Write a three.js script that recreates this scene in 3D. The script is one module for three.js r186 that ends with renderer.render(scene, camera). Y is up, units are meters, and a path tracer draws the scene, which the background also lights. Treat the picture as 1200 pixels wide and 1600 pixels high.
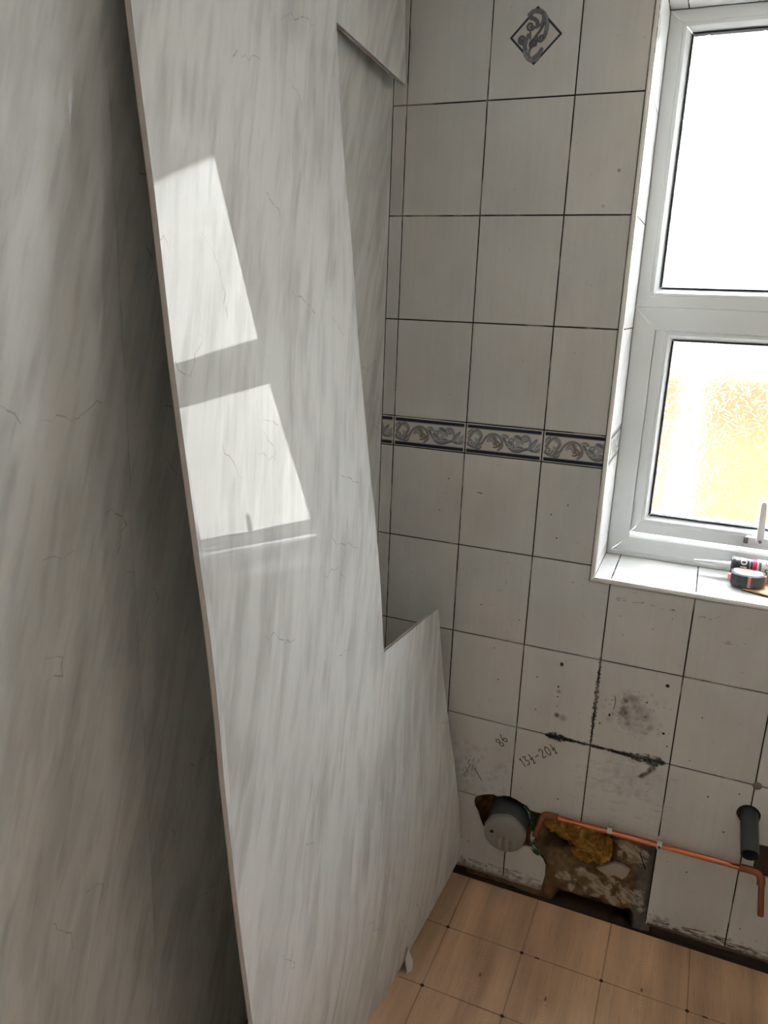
import * as THREE from 'three';
import { mergeGeometries } from 'three/addons/utils/BufferGeometryUtils.js';
import { RoundedBoxGeometry } from 'three/addons/geometries/RoundedBoxGeometry.js';
import { Brush, Evaluator, SUBTRACTION } from 'three-bvh-csg';

// ------------------------------------------------------------------ camera, sky, exposure
const scene = new THREE.Scene();
const camera = new THREE.PerspectiveCamera(2 * Math.atan(800 / 1202) * 180 / Math.PI, 0.75, 0.02, 200);
camera.position.set(0.8095, 1.6786, 1.9241);
camera.up.set(-0.1364, 0.9629, -0.2328);
camera.lookAt(0.8095 - 0.3672, 1.6786 - 0.2673, 1.9241 - 0.8909);
const renderer = new THREE.WebGLRenderer({ antialias: true });
renderer.toneMapping = THREE.LinearToneMapping;
renderer.toneMappingExposure = 10.0;
renderer.shadowMap.enabled = true;
{ // overcast sky, the same all round: three times as bright overhead as at the horizon (the standard overcast sky)
  const w = 64, h = 128, d = new Float32Array(w * h * 4);
  for (let y = 0; y < h; y++) { const e = Math.sin(((y + 0.5) / h - 0.5) * Math.PI), l = (1 + 2 * Math.max(0, e)) / 3; for (let x = 0; x < w; x++) d.set([0.91 * l, 0.96 * l, l, 1], (y * w + x) * 4); }
  const t = new THREE.DataTexture(d, w, h, THREE.RGBAFormat, THREE.FloatType); t.mapping = THREE.EquirectangularReflectionMapping; t.magFilter = t.minFilter = THREE.LinearFilter; t.needsUpdate = true;
  scene.background = t;
}
scene.backgroundIntensity = 5.1;

// ------------------------------------------------------------------ helpers
let seed = 1234567;
const rnd = () => { seed = (seed * 1664525 + 1013904223) >>> 0; return seed / 4294967296; };
const rr = (a, b) => a + (b - a) * rnd();
const hash = (x, y) => { let h = (Math.imul(x, 374761393) + Math.imul(y, 668265263)) | 0; h = Math.imul(h ^ (h >>> 13), 1274126177); return ((h ^ (h >>> 16)) >>> 0) / 4294967296; };
function vnoise(x, y) {
  const xi = Math.floor(x), yi = Math.floor(y); let fx = x - xi, fy = y - yi;
  fx = fx * fx * (3 - 2 * fx); fy = fy * fy * (3 - 2 * fy);
  const a = hash(xi, yi), b = hash(xi + 1, yi), c = hash(xi, yi + 1), d = hash(xi + 1, yi + 1);
  return a + (b - a) * fx + (c - a + (a - b - c + d) * fx) * fy;
}
function fbm(x, y, o = 4) { let s = 0, a = 0.5, t = 0; for (let i = 0; i < o; i++) { s += a * vnoise(x, y); t += a; a *= 0.5; x = x * 2.03 + 17.3; y = y * 2.03 + 9.1; } return s / t; }
const clamp = (x, a = 0, b = 1) => Math.min(b, Math.max(a, x));
const lerp = (a, b, t) => a + (b - a) * t;
const smooth = (a, b, x) => { const t = clamp((x - a) / (b - a)); return t * t * (3 - 2 * t); };
const interp = (pts, x) => { if (x <= pts[0][0]) return pts[0][1]; for (let i = 1; i < pts.length; i++) if (x <= pts[i][0]) { const [a, b] = pts[i - 1], [c, d] = pts[i]; return b + (d - b) * (x - a) / (c - a); } return pts[pts.length - 1][1]; };
function canvas(w, h, pixel) {
  const c = document.createElement('canvas'); c.width = w; c.height = h;
  const ctx = c.getContext('2d');
  if (pixel) {
    const im = ctx.createImageData(w, h), d = im.data;
    for (let y = 0, k = 0; y < h; y++) for (let x = 0; x < w; x++, k += 4) { const p = pixel(x, y); d[k] = p[0]; d[k + 1] = p[1]; d[k + 2] = p[2]; d[k + 3] = 255; }
    ctx.putImageData(im, 0, 0);
  }
  return [c, ctx];
}
function texture(c, srgb = true) {
  const t = new THREE.CanvasTexture(c); t.wrapS = t.wrapT = THREE.RepeatWrapping;
  t.magFilter = THREE.LinearFilter; if (srgb) t.colorSpace = THREE.SRGBColorSpace; return t;
}
const std = (o) => new THREE.MeshStandardMaterial(o);
const phys = (o) => new THREE.MeshPhysicalMaterial(o);
const used = {};
function numbered(name) { const n = used[name] = (used[name] ?? -1) + 1; return n ? `${name}_${String(n).padStart(3, '0')}` : name; }
function shadows(o) { o.castShadow = true; o.receiveShadow = true; return o; }
function part(parent, name, geometry, m, label) {
  const o = shadows(new THREE.Mesh(geometry, m)); o.name = name; parent.add(o); if (label) o.userData.label = label; return o;
}
function thing(name, label, category, pos = [0, 0, 0], group) {
  const o = new THREE.Group(); o.name = numbered(name); o.position.set(...pos); scene.add(o);
  o.userData = { label, category }; if (group) o.userData.group = group; return o;
}
function struct(name, geometry, m, label, category) {
  const o = geometry ? shadows(new THREE.Mesh(geometry, m)) : new THREE.Group();
  o.name = name; o.userData = { kind: 'structure', label, category }; scene.add(o); return o;
}
const box = (x0, x1, y0, y1, z0, z1) => { const g = new THREE.BoxGeometry(x1 - x0, y1 - y0, z1 - z0); g.translate((x0 + x1) / 2, (y0 + y1) / 2, (z0 + z1) / 2); return g; };
const V = (x, y, z) => new THREE.Vector3(x, y, z);
function tubeBetween(a, b, r, seg = 20) {
  const d = new THREE.Vector3().subVectors(b, a), g = new THREE.CylinderGeometry(r, r, d.length(), seg);
  g.applyQuaternion(new THREE.Quaternion().setFromUnitVectors(V(0, 1, 0), d.clone().normalize())); g.translate((a.x + b.x) / 2, (a.y + b.y) / 2, (a.z + b.z) / 2); return g;
}
function sweep(pts, r, seg = 24, rad = 14) { return new THREE.TubeGeometry(new THREE.CatmullRomCurve3(pts), seg, r, rad, false); }
const merge = (list) => mergeGeometries(list.map((g) => (g.index ? g.toNonIndexed() : g)).map((g) => { for (const k of Object.keys(g.attributes)) if (!['position', 'normal', 'uv'].includes(k)) g.deleteAttribute(k); return g; }));
function alongLathe(profile, a, b, seg = 32) {           // profile [[radius, distance along a->b]]
  const g = new THREE.LatheGeometry(profile.map(([r, h]) => new THREE.Vector2(r, h)), seg);
  g.applyQuaternion(new THREE.Quaternion().setFromUnitVectors(V(0, 1, 0), new THREE.Vector3().subVectors(b, a).normalize()));
  g.translate(a.x, a.y, a.z); return g;
}

// ------------------------------------------------------------------ measures of the place (metres; tile wall face z = 0, panelled wall face x = 0)
const PW = 0.203, PH = 0.253, X_JOINT = 0.036, Y_BT = 1.375, Y_BB = 1.294, GAP = 0.0032;
const WIN = { x0: 0.604, x1: 1.34, y0: 1.0096, y1: 2.358, z: -0.2328 };
const ROOM = { x1: 1.98, z1: 2.75, y1: 2.45 };
const OPEN = { x0: 0.600, x1: 1.344, y0: 1.0056, y1: 2.362 };   // window opening before trims and reveal tiles

// ------------------------------------------------------------------ computed textures
// wall tiles: one map over the wall, in metres
const WS = 836, WX0 = -0.012, WW = 1088, WH = 2048;            // pixels a metre; covers 1.30 m by 2.45 m
const tx = (x) => (x - WX0) * WS, ty = (y) => WH - y * WS;
function scrollBand(ctx, x0, y0, w, h) {                       // printed border tile: navy bars and grey scrolling leaves; y0 is the top, in pixels
  ctx.save(); ctx.beginPath(); ctx.rect(x0, y0, w, h); ctx.clip();
  ctx.fillStyle = '#d6d2cc'; ctx.fillRect(x0, y0, w, h);
  ctx.fillStyle = '#b9b6b4'; ctx.fillRect(x0, y0 + h * 0.135, w, h * 0.03); ctx.fillRect(x0, y0 + h * 0.835, w, h * 0.03);
  ctx.fillStyle = '#1d2138'; ctx.fillRect(x0, y0 + h * 0.03, w, h * 0.105); ctx.fillRect(x0, y0 + h * 0.865, w, h * 0.105);
  const P = (u, v) => [x0 + u * w, y0 + (0.17 + v * 0.66) * h];
  const greys = ['#868890', '#9a9ca2', '#777a84', '#a9aaae', '#8d8986'];
  const stroke = (pts, lw, col) => { ctx.strokeStyle = col; ctx.lineWidth = lw * h; ctx.lineCap = 'round'; ctx.lineJoin = 'round'; ctx.beginPath(); const q = pts.map((p) => P(...p)); ctx.moveTo(...q[0]); for (let i = 1; i < q.length - 1; i++) ctx.quadraticCurveTo(q[i][0], q[i][1], (q[i][0] + q[i + 1][0]) / 2, (q[i][1] + q[i + 1][1]) / 2); ctx.lineTo(...q[q.length - 1]); ctx.stroke(); };
  const spiral = (u, v, r, a0, turn, lw, col) => { const [cx, cy] = P(u, v); ctx.strokeStyle = col; ctx.lineWidth = lw * h; ctx.lineCap = 'round'; ctx.beginPath(); for (let i = 0; i <= 26; i++) { const t = i / 26, a = a0 + turn * t * 8.2, q = r * h * (1 - 0.8 * t); const X = cx + Math.cos(a) * q, Y = cy + Math.sin(a) * q; i ? ctx.lineTo(X, Y) : ctx.moveTo(X, Y); } ctx.stroke(); };
  const leaf = (u, v, a, len, wid, col) => { const [cx, cy] = P(u, v); ctx.save(); ctx.translate(cx, cy); ctx.rotate(a); ctx.fillStyle = col; ctx.beginPath(); ctx.moveTo(0, 0); ctx.bezierCurveTo(len * h * 0.3, -wid * h, len * h * 0.8, -wid * h * 0.8, len * h, 0); ctx.bezierCurveTo(len * h * 0.8, wid * h * 0.35, len * h * 0.3, wid * h * 0.5, 0, 0); ctx.fill(); ctx.restore(); };
  stroke([[0, 0.75], [0.1, 1.0], [0.2, 0.85], [0.26, 0.35], [0.36, 0.1], [0.47, 0.3], [0.5, 0.75], [0.44, 0.95]], 0.08, greys[0]);
  stroke([[0.5, 0.3], [0.58, 0.85], [0.7, 0.98], [0.82, 0.7], [0.9, 0.85], [1, 0.75]], 0.085, greys[2]);
  stroke([[0.75, 0.5], [0.72, 0.2], [0.8, 0.05], [0.86, 0.35], [0.84, 0.7]], 0.09, greys[1]);
  stroke([[0.04, 0.5], [0.08, 0.15], [0.16, 0.02], [0.22, 0.3], [0.17, 0.62]], 0.1, greys[4]);
  spiral(0.07, 0.68, 0.13, 0, 1, 0.045, greys[2]); spiral(0.61, 0.42, 0.12, 1, 1, 0.05, greys[0]);
  spiral(0.4, 0.62, 0.14, 2, -1, 0.05, '#77706c'); spiral(0.18, 0.22, 0.1, 3, 1, 0.04, greys[1]); spiral(0.79, 0.24, 0.11, 2.4, -1, 0.045, greys[0]);
  for (const [u, v, a, l, wd, k] of [[0.28, 0.62, -0.7, 0.3, 0.1, 0], [0.3, 0.5, -0.3, 0.26, 0.09, 1], [0.3, 0.4, 0.4, 0.26, 0.09, 4], [0.33, 0.3, 1.0, 0.24, 0.08, 0], [0.52, 0.5, 0.5, 0.3, 0.1, 2], [0.55, 0.7, 0.2, 0.34, 0.1, 1], [0.6, 0.85, -0.2, 0.34, 0.09, 0], [0.66, 0.75, -0.9, 0.28, 0.09, 3], [0.86, 0.8, -1.1, 0.34, 0.09, 0], [0.9, 0.85, -0.8, 0.36, 0.09, 1], [0.93, 0.9, -0.5, 0.3, 0.08, 2], [0.12, 0.4, 1.2, 0.26, 0.08, 1], [0.02, 0.35, -0.9, 0.22, 0.08, 0], [0.46, 0.2, 0.2, 0.22, 0.09, 4], [0.7, 0.45, -2.3, 0.2, 0.07, 1], [0.22, 0.75, 2.4, 0.2, 0.08, 2]]) { leaf(u, v, a, l * 1.35, wd * 1.5, greys[k]); leaf(u, v, a, l * 1.05, wd * 0.55, '#b4b4b6'); }
  leaf(0.36, 0.2, 1.2, 0.42, 0.1, '#8b7b70'); leaf(0.44, 0.85, -1.0, 0.3, 0.08, '#8b7b70'); leaf(0.12, 0.9, -0.5, 0.3, 0.12, greys[0]); leaf(0.64, 0.12, 0.5, 0.3, 0.12, greys[2]);
  ctx.fillStyle = '#dedad4'; ctx.fillRect(x0, y0, w * 0.016, h); ctx.fillRect(x0 + w * 0.984, y0, w * 0.016, h); ctx.fillRect(x0, y0, w, h * 0.03); ctx.fillRect(x0, y0 + h * 0.97, w, h * 0.03);
  ctx.restore();
}
const tileTone = {};
const [wallCanvas, wctx] = canvas(WW, WH, (px, py) => {
  const x = px / WS + WX0, y = (WH - py) / WS;
  const i = Math.floor((x - X_JOINT) / PW), j = y > Y_BT ? 20 + Math.floor((y - Y_BT) / PH) : y > Y_BB ? 19 : Math.floor((y - Y_BB) / PH);
  const t = (hash(i + 50, j + 90) - 0.5) * 5;
  const streak = (vnoise(x * 120, y * 7) - 0.5) * 3.5 + (vnoise(x * 380, y * 18) - 0.5) * 2.5;
  const mott = (fbm(x * 9 + i * 3.1, y * 6 + j * 1.7, 4) - 0.5) * 22, fine = (hash(px, py) - 0.5) * 4;
  const pink = (fbm(x * 5 + 31, y * 5 + 7, 3) - 0.5) * 7;
  const v = 221 + t + streak + mott + fine;
  return [v - 1 + pink, v - 1, v - 3 - pink * 0.6];
});
{
  const c = wctx, soft = (x, y, r, a, col = '30,26,22') => { const g = c.createRadialGradient(tx(x), ty(y), 0, tx(x), ty(y), r * WS); g.addColorStop(0, `rgba(${col},${a})`); g.addColorStop(1, `rgba(${col},0)`); c.fillStyle = g; c.fillRect(tx(x) - r * WS, ty(y) - r * WS, 2 * r * WS, 2 * r * WS); };
  const dot = (x, y, r, a = 0.9, col = '18,15,14') => { c.fillStyle = `rgba(${col},${a})`; c.beginPath(); c.ellipse(tx(x), ty(y), r * WS, r * WS * rr(0.8, 1.3), 0, 0, 7); c.fill(); };
  const pen = (pts, lw, col, q = false) => { c.strokeStyle = col; c.lineWidth = lw * WS; c.lineCap = 'round'; c.lineJoin = 'round'; c.beginPath(); pts.forEach(([x, y], k) => (k ? c.lineTo(tx(x), ty(y)) : c.moveTo(tx(x), ty(y)))); c.stroke(); };
  // small specks and scratches everywhere
  for (let k = 0; k < 420; k++) dot(rr(0, 1.28), rr(0.03, 2.42), rr(0.0005, 0.0013), rr(0.12, 0.5), '70,60,52');
  for (let k = 0; k < 130; k++) { const x = rr(0, 1.28), y = rr(0.03, 1.3), a = rr(-0.3, 0.3) + (rnd() < 0.5 ? 1.57 : 0), l = rr(0.004, 0.016); pen([[x, y], [x + Math.cos(a) * l, y + Math.sin(a) * l]], 0.0009, `rgba(80,68,58,${rr(0.12, 0.4)})`); }
  for (let k = 0; k < 60; k++) dot(rr(0.28, 1.25), rr(0.05, 1.0), rr(0.0008, 0.002), rr(0.3, 0.8), '45,36,30');
  // diamond picture tile
  const dx = 0.342, dy = 2.26, r = 0.0565;
  const dm = [[dx - r, dy], [dx, dy + r], [dx + r, dy], [dx, dy - r]];
  c.fillStyle = '#d4d0cc'; c.beginPath(); dm.forEach(([x, y], k) => (k ? c.lineTo(tx(x), ty(y)) : c.moveTo(tx(x), ty(y)))); c.fill();
  pen([...dm, dm[0]], 0.0042, '#23263c');
  c.save(); c.translate(tx(dx), ty(dy)); c.scale(WS / 1180, WS / 1180);
  const sp = (x, y, R, a0, turn, lw, col) => { c.strokeStyle = col; c.lineWidth = lw; c.lineCap = 'round'; c.beginPath(); for (let i = 0; i <= 30; i++) { const t = i / 30, a = a0 + turn * t * 7.5, q = R * (1 - 0.82 * t); i ? c.lineTo(x + Math.cos(a) * q, y + Math.sin(a) * q) : c.moveTo(x + q * Math.cos(a), y + q * Math.sin(a)); } c.stroke(); };
  const cv = (p, lw, col) => { c.strokeStyle = col; c.lineWidth = lw; c.lineCap = 'round'; c.beginPath(); c.moveTo(p[0], p[1]); c.bezierCurveTo(...p.slice(2)); c.stroke(); };
  cv([-12, -58, 30, -62, 34, -20, 22, 6], 11, '#74767c'); cv([-22, -52, -4, -66, 14, -60, 22, -44], 9, '#808288'); cv([20, -50, 30, -40, 30, -24, 26, -12], 5, '#93959a'); cv([12, -55, 26, -30, 6, -14, -12, -22], 8, '#77797f'); cv([20, -28, 10, -4, -6, 4, -8, 14], 7, '#5f6167');
  sp(-16, -24, 11, 0.5, 1, 5.5, '#5f5d61'); sp(14, 6, 10, 3.3, -1, 6, '#5d5f66'); cv([-18, -44, -6, -40, 4, -36, 2, -26], 10, '#6b6d73');
  cv([8, 56, -30, 62, -34, 22, -20, -2], 11, '#74767c'); cv([16, 40, 12, 62, -8, 64, -20, 50], 9, '#808288'); cv([-28, 36, -26, 48, -16, 54, -6, 56], 5, '#93959a'); cv([-12, 52, -22, 34, -8, 22, 2, 22], 7, '#77797f'); cv([-24, 30, -30, 18, -36, 12, -40, 6], 9, '#6b6d73');
  sp(-4, 18, 11, 2.2, 1, 7, '#555358'); sp(-36, 6, 11, 1.5, 1, 6, '#5d5f66'); cv([0, 52, 12, 46, 16, 40, 18, 34], 11, '#75777d'); cv([-14, 6, -14, -4, -16, -10, -16, -14], 5, '#6b6d73');
  c.restore();
  // border tiles
  for (let i = -1; i < 7; i++) { const w = (PW - GAP) * WS, x0 = tx(X_JOINT + i * PW + GAP / 2); scrollBand(c, x0, ty(Y_BT - GAP / 2), w, (Y_BT - Y_BB - GAP) * WS); }
  // drill holes, mould and grime under the sill
  for (const [x, y, q] of [[0.547, 0.753, 0.0042], [0.815, 0.754, 0.0046], [0.544, 0.686, 0.0026], [0.545, 0.656, 0.002], [0.546, 0.628, 0.0014], [0.684, 0.637, 0.0028], [0.772, 0.696, 0.0018], [0.773, 0.655, 0.0018], [0.662, 0.607, 0.002], [0.822, 0.619, 0.0032], [0.379, 0.668, 0.0016], [0.485, 0.701, 0.0016], [0.835, 0.585, 0.0018], [0.95, 0.47, 0.002], [1.0, 0.38, 0.002], [1.02, 0.50, 0.0016], [0.575, 0.345, 0.002], [0.33, 0.12, 0.0016], [0.93, 0.23, 0.0016], [0.20, 1.22, 0.0016], [0.18, 1.13, 0.0016], [0.48, 1.16, 0.0015], [0.5, 1.1, 0.0018], [0.52, 1.19, 0.0014]]) dot(x, y, q);
  soft(0.548, 0.601, 0.009, 0.85); soft(0.547, 0.672, 0.008, 0.4); soft(0.565, 0.597, 0.014, 0.3);
  soft(0.529, 1.9, 0.004, 0.3); dot(0.556, 1.975, 0.0035, 0.45, '95,80,72');
  for (let k = 0; k < 150; k++) { const x = 0.745 + (rnd() + rnd() - 1) * 0.085, y = 0.655 + (rnd() + rnd() - 1) * 0.075; soft(x, y, rr(0.004, 0.016), rr(0.04, 0.13)); }
  for (let k = 0; k < 60; k++) { const x = 0.719 + (rnd() - 0.5) * 0.018, y = 0.668 + (rnd() + rnd() - 1) * 0.045; soft(x, y, rr(0.002, 0.008), rr(0.08, 0.22)); }
  for (let k = 0; k < 90; k++) dot(0.75 + (rnd() + rnd() - 1) * 0.1, 0.65 + (rnd() + rnd() - 1) * 0.09, rr(0.0005, 0.0014), rr(0.3, 0.7), '35,30,27');
  pen([[0.692, 0.694], [0.695, 0.675], [0.692, 0.655]], 0.0014, 'rgba(25,22,20,0.9)');
  for (let k = 0; k < 260; k++) { const t = rnd(), y = 0.545 + t * 0.25, w = 0.0018 + 0.0035 * smooth(0, 0.35, t) * (1 - smooth(0.5, 1, t)); soft(0.645 + (rnd() - 0.5) * 2 * w, y, rr(0.0015, 0.0042), rr(0.25, 0.7), '14,12,12'); }
  const hm = (x0, x1, y, w, n, f) => { for (let k = 0; k < n; k++) { const t = rnd(), x = lerp(x0, x1, t); soft(x, y + (rnd() + rnd() - 1) * w * f(t), rr(0.002, 0.006), rr(0.2, 0.7), '14,12,12'); } };
  hm(0.525, 0.595, 0.535, 0.011, 240, (t) => Math.sin(Math.PI * Math.min(1, t * 1.2)) + 0.2); hm(0.59, 0.7, 0.535, 0.003, 110, () => 1); hm(0.7, 0.835, 0.534, 0.013, 420, (t) => 0.2 + 1.1 * smooth(0.1, 0.8, t) * (1 - smooth(0.88, 1, t)));
  for (let k = 0; k < 120; k++) { const t = rnd(); soft(0.823 - 0.03 * t * t - 0.012 + rr(-0.006, 0.006), 0.528 - t * 0.05, rr(0.003, 0.008), rr(0.05, 0.22)); }
  for (let k = 0; k < 150; k++) soft(0.75 + (rnd() + rnd() - 1) * 0.1, 0.47 + (rnd() - 0.5) * 0.12, rr(0.003, 0.014), rr(0.02, 0.09));
  for (let k = 0; k < 80; k++) { const x = rr(0.60, 0.86), y = rr(0.30, 0.50); pen([[x, y], [x + rr(0.006, 0.03), y + rr(-0.004, 0.004)]], 0.001, `rgba(85,72,60,${rr(0.1, 0.35)})`); }
  for (let k = 0; k < 90; k++) { const x = rr(0.25, 0.44), y = rr(0.29, 0.46); soft(x, y, rr(0.003, 0.014), rr(0.03, 0.14), '70,56,46'); }
  for (let k = 0; k < 34; k++) { const x = 0.318 + (rnd() - 0.5) * 0.05, y = 0.365 + (rnd() - 0.5) * 0.06; pen([[x, y], [x + rr(-0.008, 0.008), y + rr(0.003, 0.014)]], 0.0016, `rgba(50,42,38,${rr(0.25, 0.6)})`); }
  pen([[0.331, 0.372], [0.346, 0.352], [0.355, 0.338]], 0.0018, 'rgba(40,34,32,0.85)'); pen([[0.30, 0.345], [0.315, 0.365]], 0.0016, 'rgba(60,52,46,0.6)');
  // grime along the foot of the tiles
  for (let k = 0; k < 700; k++) { const x = rr(0.0, 1.28), h = rnd() * rnd() * rnd(); soft(x, 0.03 + h * 0.07, rr(0.003, 0.011), rr(0.08, 0.3), '38,28,22'); }
  for (let k = 0; k < 80; k++) { const x = rr(0.86, 1.25), y = 0.047 + rr(-0.012, 0.014); pen([[x, y], [x + rr(0.008, 0.04), y + rr(-0.005, 0.005)]], 0.0022, `rgba(28,22,18,${rr(0.2, 0.6)})`); }
  for (let k = 0; k < 40; k++) { const x = rr(0.25, 0.54), y = 0.055 + rr(-0.01, 0.012); pen([[x, y], [x + rr(0.008, 0.03), y + rr(-0.004, 0.003)]], 0.0018, `rgba(48,30,26,${rr(0.2, 0.5)})`); }
  // faint scratches below the sill and on reveal height
  for (const [x, y, l] of [[0.66, 0.965, 0.03], [0.70, 0.963, 0.05], [0.77, 0.958, 0.03], [0.86, 0.955, 0.04], [0.92, 0.90, 0.04], [0.28, 1.19, 0.012]]) for (let k = 0; k < 6; k++) { const a = x + rr(0, l), b = y + rr(-0.004, 0.004); pen([[a, b], [a + rr(0.003, 0.012), b + rr(-0.002, 0.001)]], 0.0012, `rgba(60,52,46,${rr(0.25, 0.6)})`); }
  // handwriting: 86 and 13 1/2 - 20 1/2
  const glyph = { 8: [[[0.7, 0.85], [0.4, 1], [0.12, 0.8], [0.35, 0.55], [0.75, 0.3], [0.6, 0.02], [0.2, 0.05], [0.12, 0.3], [0.5, 0.55], [0.78, 0.78], [0.7, 0.88]]], 6: [[[0.75, 1], [0.35, 0.75], [0.15, 0.35], [0.35, 0.03], [0.7, 0.1], [0.75, 0.4], [0.45, 0.5], [0.2, 0.32]]], 1: [[[0.35, 0.8], [0.5, 1], [0.5, 0]]], 3: [[[0.15, 0.95], [0.7, 0.95], [0.4, 0.58], [0.75, 0.4], [0.65, 0.06], [0.12, 0.02]]], 2: [[[0.15, 0.8], [0.45, 1], [0.72, 0.75], [0.15, 0.03], [0.8, 0.05]]], 0: [[[0.45, 1], [0.15, 0.7], [0.2, 0.15], [0.5, 0], [0.78, 0.3], [0.75, 0.8], [0.45, 1]]], '-': [[[0.15, 0.45], [0.75, 0.5]]], h: [[[0.4, 1.0], [0.45, 0.55]], [[0.15, 0.45], [0.75, 0.5]], [[0.25, 0.3], [0.5, 0.38], [0.62, 0.25], [0.3, -0.1], [0.7, -0.08]]] };
  const write = (text, x, y, ang, size, lw) => { let u = 0; for (const ch of text) { for (const s0 of glyph[ch]) { const s = s0.length > 3 ? new THREE.CatmullRomCurve3(s0.map(([a, b]) => V(a, b, 0))).getPoints(24).map((p) => [p.x, p.y]) : s0; pen(s.map(([a, b]) => { const p = (u + a * 0.62) * size, q = b * size; return [x + p * Math.cos(ang) - q * Math.sin(ang), y + p * Math.sin(ang) + q * Math.cos(ang)]; }), lw, 'rgba(16,14,16,0.96)'); } u += ch === '1' ? 0.5 : 0.68; } };
  write('86', 0.406, 0.462, 1.02, 0.026, 0.0019); write('13h-20h', 0.470, 0.415, 0.70, 0.027, 0.0019);
}
const wallMap = texture(wallCanvas);
const M = {};
M.tile = phys({ name: 'glazed_tile', map: wallMap, roughness: 0.28, specularIntensity: 0.9 });
M.tileEdge = M.tile;
// grout, mostly dirty
{ const [c] = canvas(512, 512, (x, y) => { const n = fbm(x / 40, y / 40, 4), v = lerp(38, 150, smooth(0.52, 0.72, n)) + (hash(x, y) - 0.5) * 20; return [v * 1.02, v * 0.95, v * 0.86]; }); M.grout = std({ name: 'dirty_grout', map: texture(c), roughness: 0.95 }); }

// marble print for the panels: 1.0 m by 2.4 m
const MW = 860, MH = 2048;
const marble = (offset) => {
  const ca = Math.cos(0.34), sa = Math.sin(0.34);
  const [c, ctx] = canvas(MW, MH, (px, py) => {
    const x = px / MW + offset, y = (MH - py) / MH * 2.4;
    const s = x * sa + y * ca, t0 = x * ca - y * sa;
    const t = t0 + 0.03 * (fbm(s * 3 + 5, t0 * 6, 3) - 0.5);
    const a = fbm(t * 34, s * 6.5 + 3, 4), b = fbm(t * 85 + 9, s * 10, 3), d = fbm(t * 11 + 4, s * 3 + 8, 3), e = vnoise(t * 220, s * 18);
    const dark = smooth(0.40, 0.74, a) * 16 + smooth(0.42, 0.8, b) * 12 + smooth(0.42, 0.75, d) * 8 + e * 3;
    const v = 227 - dark + (hash(px, py) - 0.5) * 2.5;
    return [v - 0.5, v + 0.5, v - 0.5];
  });
  ctx.lineCap = 'round'; ctx.lineJoin = 'round';
  for (let k = 0; k < 46; k++) {
    let x = rr(0, MW), y = rr(0, MH), a = rnd() < 0.6 ? rr(0.2, 1.1) : rr(-0.4, 0.3); const n = 4 + Math.floor(rr(0, 9));
    for (let i = 0; i < n; i++) {
      const q = a + rr(-0.8, 0.8), l = rr(4, 15), X = x + Math.cos(q) * l, Y = y + Math.sin(q) * l;
      ctx.strokeStyle = `rgba(112,110,112,${rr(0.12, 0.55)})`; ctx.lineWidth = rr(0.7, 1.5); ctx.beginPath(); ctx.moveTo(x, y); ctx.lineTo(X, Y); ctx.stroke();
      x = X; y = Y; if (rnd() < 0.12) a += rr(0.6, 1.3);
    }
  }
  return [c, ctx];
};
const [marbleA, mctx] = marble(0);
// plaster dust smears low on the loose sheet
for (let k = 0; k < 70; k++) { const x = MW * rr(0.42, 0.97), y = MH * (1 - rr(0.08, 0.6) / 2.4), a = rr(-1.9, -1.2), l = rr(5, 18); mctx.strokeStyle = `rgba(243,243,241,${rr(0.3, 0.85)})`; mctx.lineWidth = rr(1, 3.2); mctx.beginPath(); mctx.moveTo(x, y); mctx.lineTo(x + Math.cos(a) * l, y + Math.sin(a) * l); mctx.stroke(); }
const [marbleB] = marble(7.3);
const gloss = { roughness: 0.012, specularIntensity: 0.5, ior: 1.5 };
M.sheet = phys({ name: 'gloss_marble_print', map: texture(marbleA), ...gloss });
M.panel = phys({ name: 'gloss_marble_print_wall', map: texture(marbleB), ...gloss });
M.core = std({ name: 'panel_core', color: '#e8dcd7', roughness: 0.6 });
M.sheetBack = std({ name: 'panel_back', color: '#d6cfc6', roughness: 0.6 });
M.upvc = phys({ name: 'white_upvc', color: '#e3e6e6', roughness: 0.3 });
M.trim = phys({ name: 'white_trim', color: '#e6e4dd', roughness: 0.25 });
M.gasket = std({ name: 'gasket', color: '#1b1c20', roughness: 0.7 });
M.plaster = std({ name: 'plaster', color: '#ebe8e1', roughness: 0.9 });
M.masonry = std({ name: 'masonry', color: '#4c4138', roughness: 0.95 });

// plywood: grain runs away from the viewer, printed nailing grid
const FW = 1.98, FD = 2.75, FS = 640;
const [plyCanvas, pctx] = canvas(Math.round(FW * FS), Math.round(FD * FS), (px, py) => {
  const x = px / FS, z = py / FS;
  const w = x + 0.02 * (fbm(x * 4, z * 1.2 + 3, 3) - 0.5);
  const g = fbm(w * 16, z * 1.4, 4), h = fbm(w * 90, z * 3.5, 3), blot = fbm(x * 4 + 9, z * 3, 3), pore = smooth(0.7, 0.86, vnoise(w * 520, z * 26));
  const swirl = Math.sin(w * 60 + 14 * fbm(x * 3, z * 1.0 + 8, 3) + z * 2) * 0.5 + 0.5;
  const v = 1 + (g - 0.5) * 0.26 + (h - 0.5) * 0.09 + (blot - 0.5) * 0.30 + (swirl - 0.5) * 0.07 - pore * 0.05;
  return [clamp(216 * v, 0, 255), clamp(177 * v, 0, 255), clamp(142 * v, 0, 255)];
});
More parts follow.
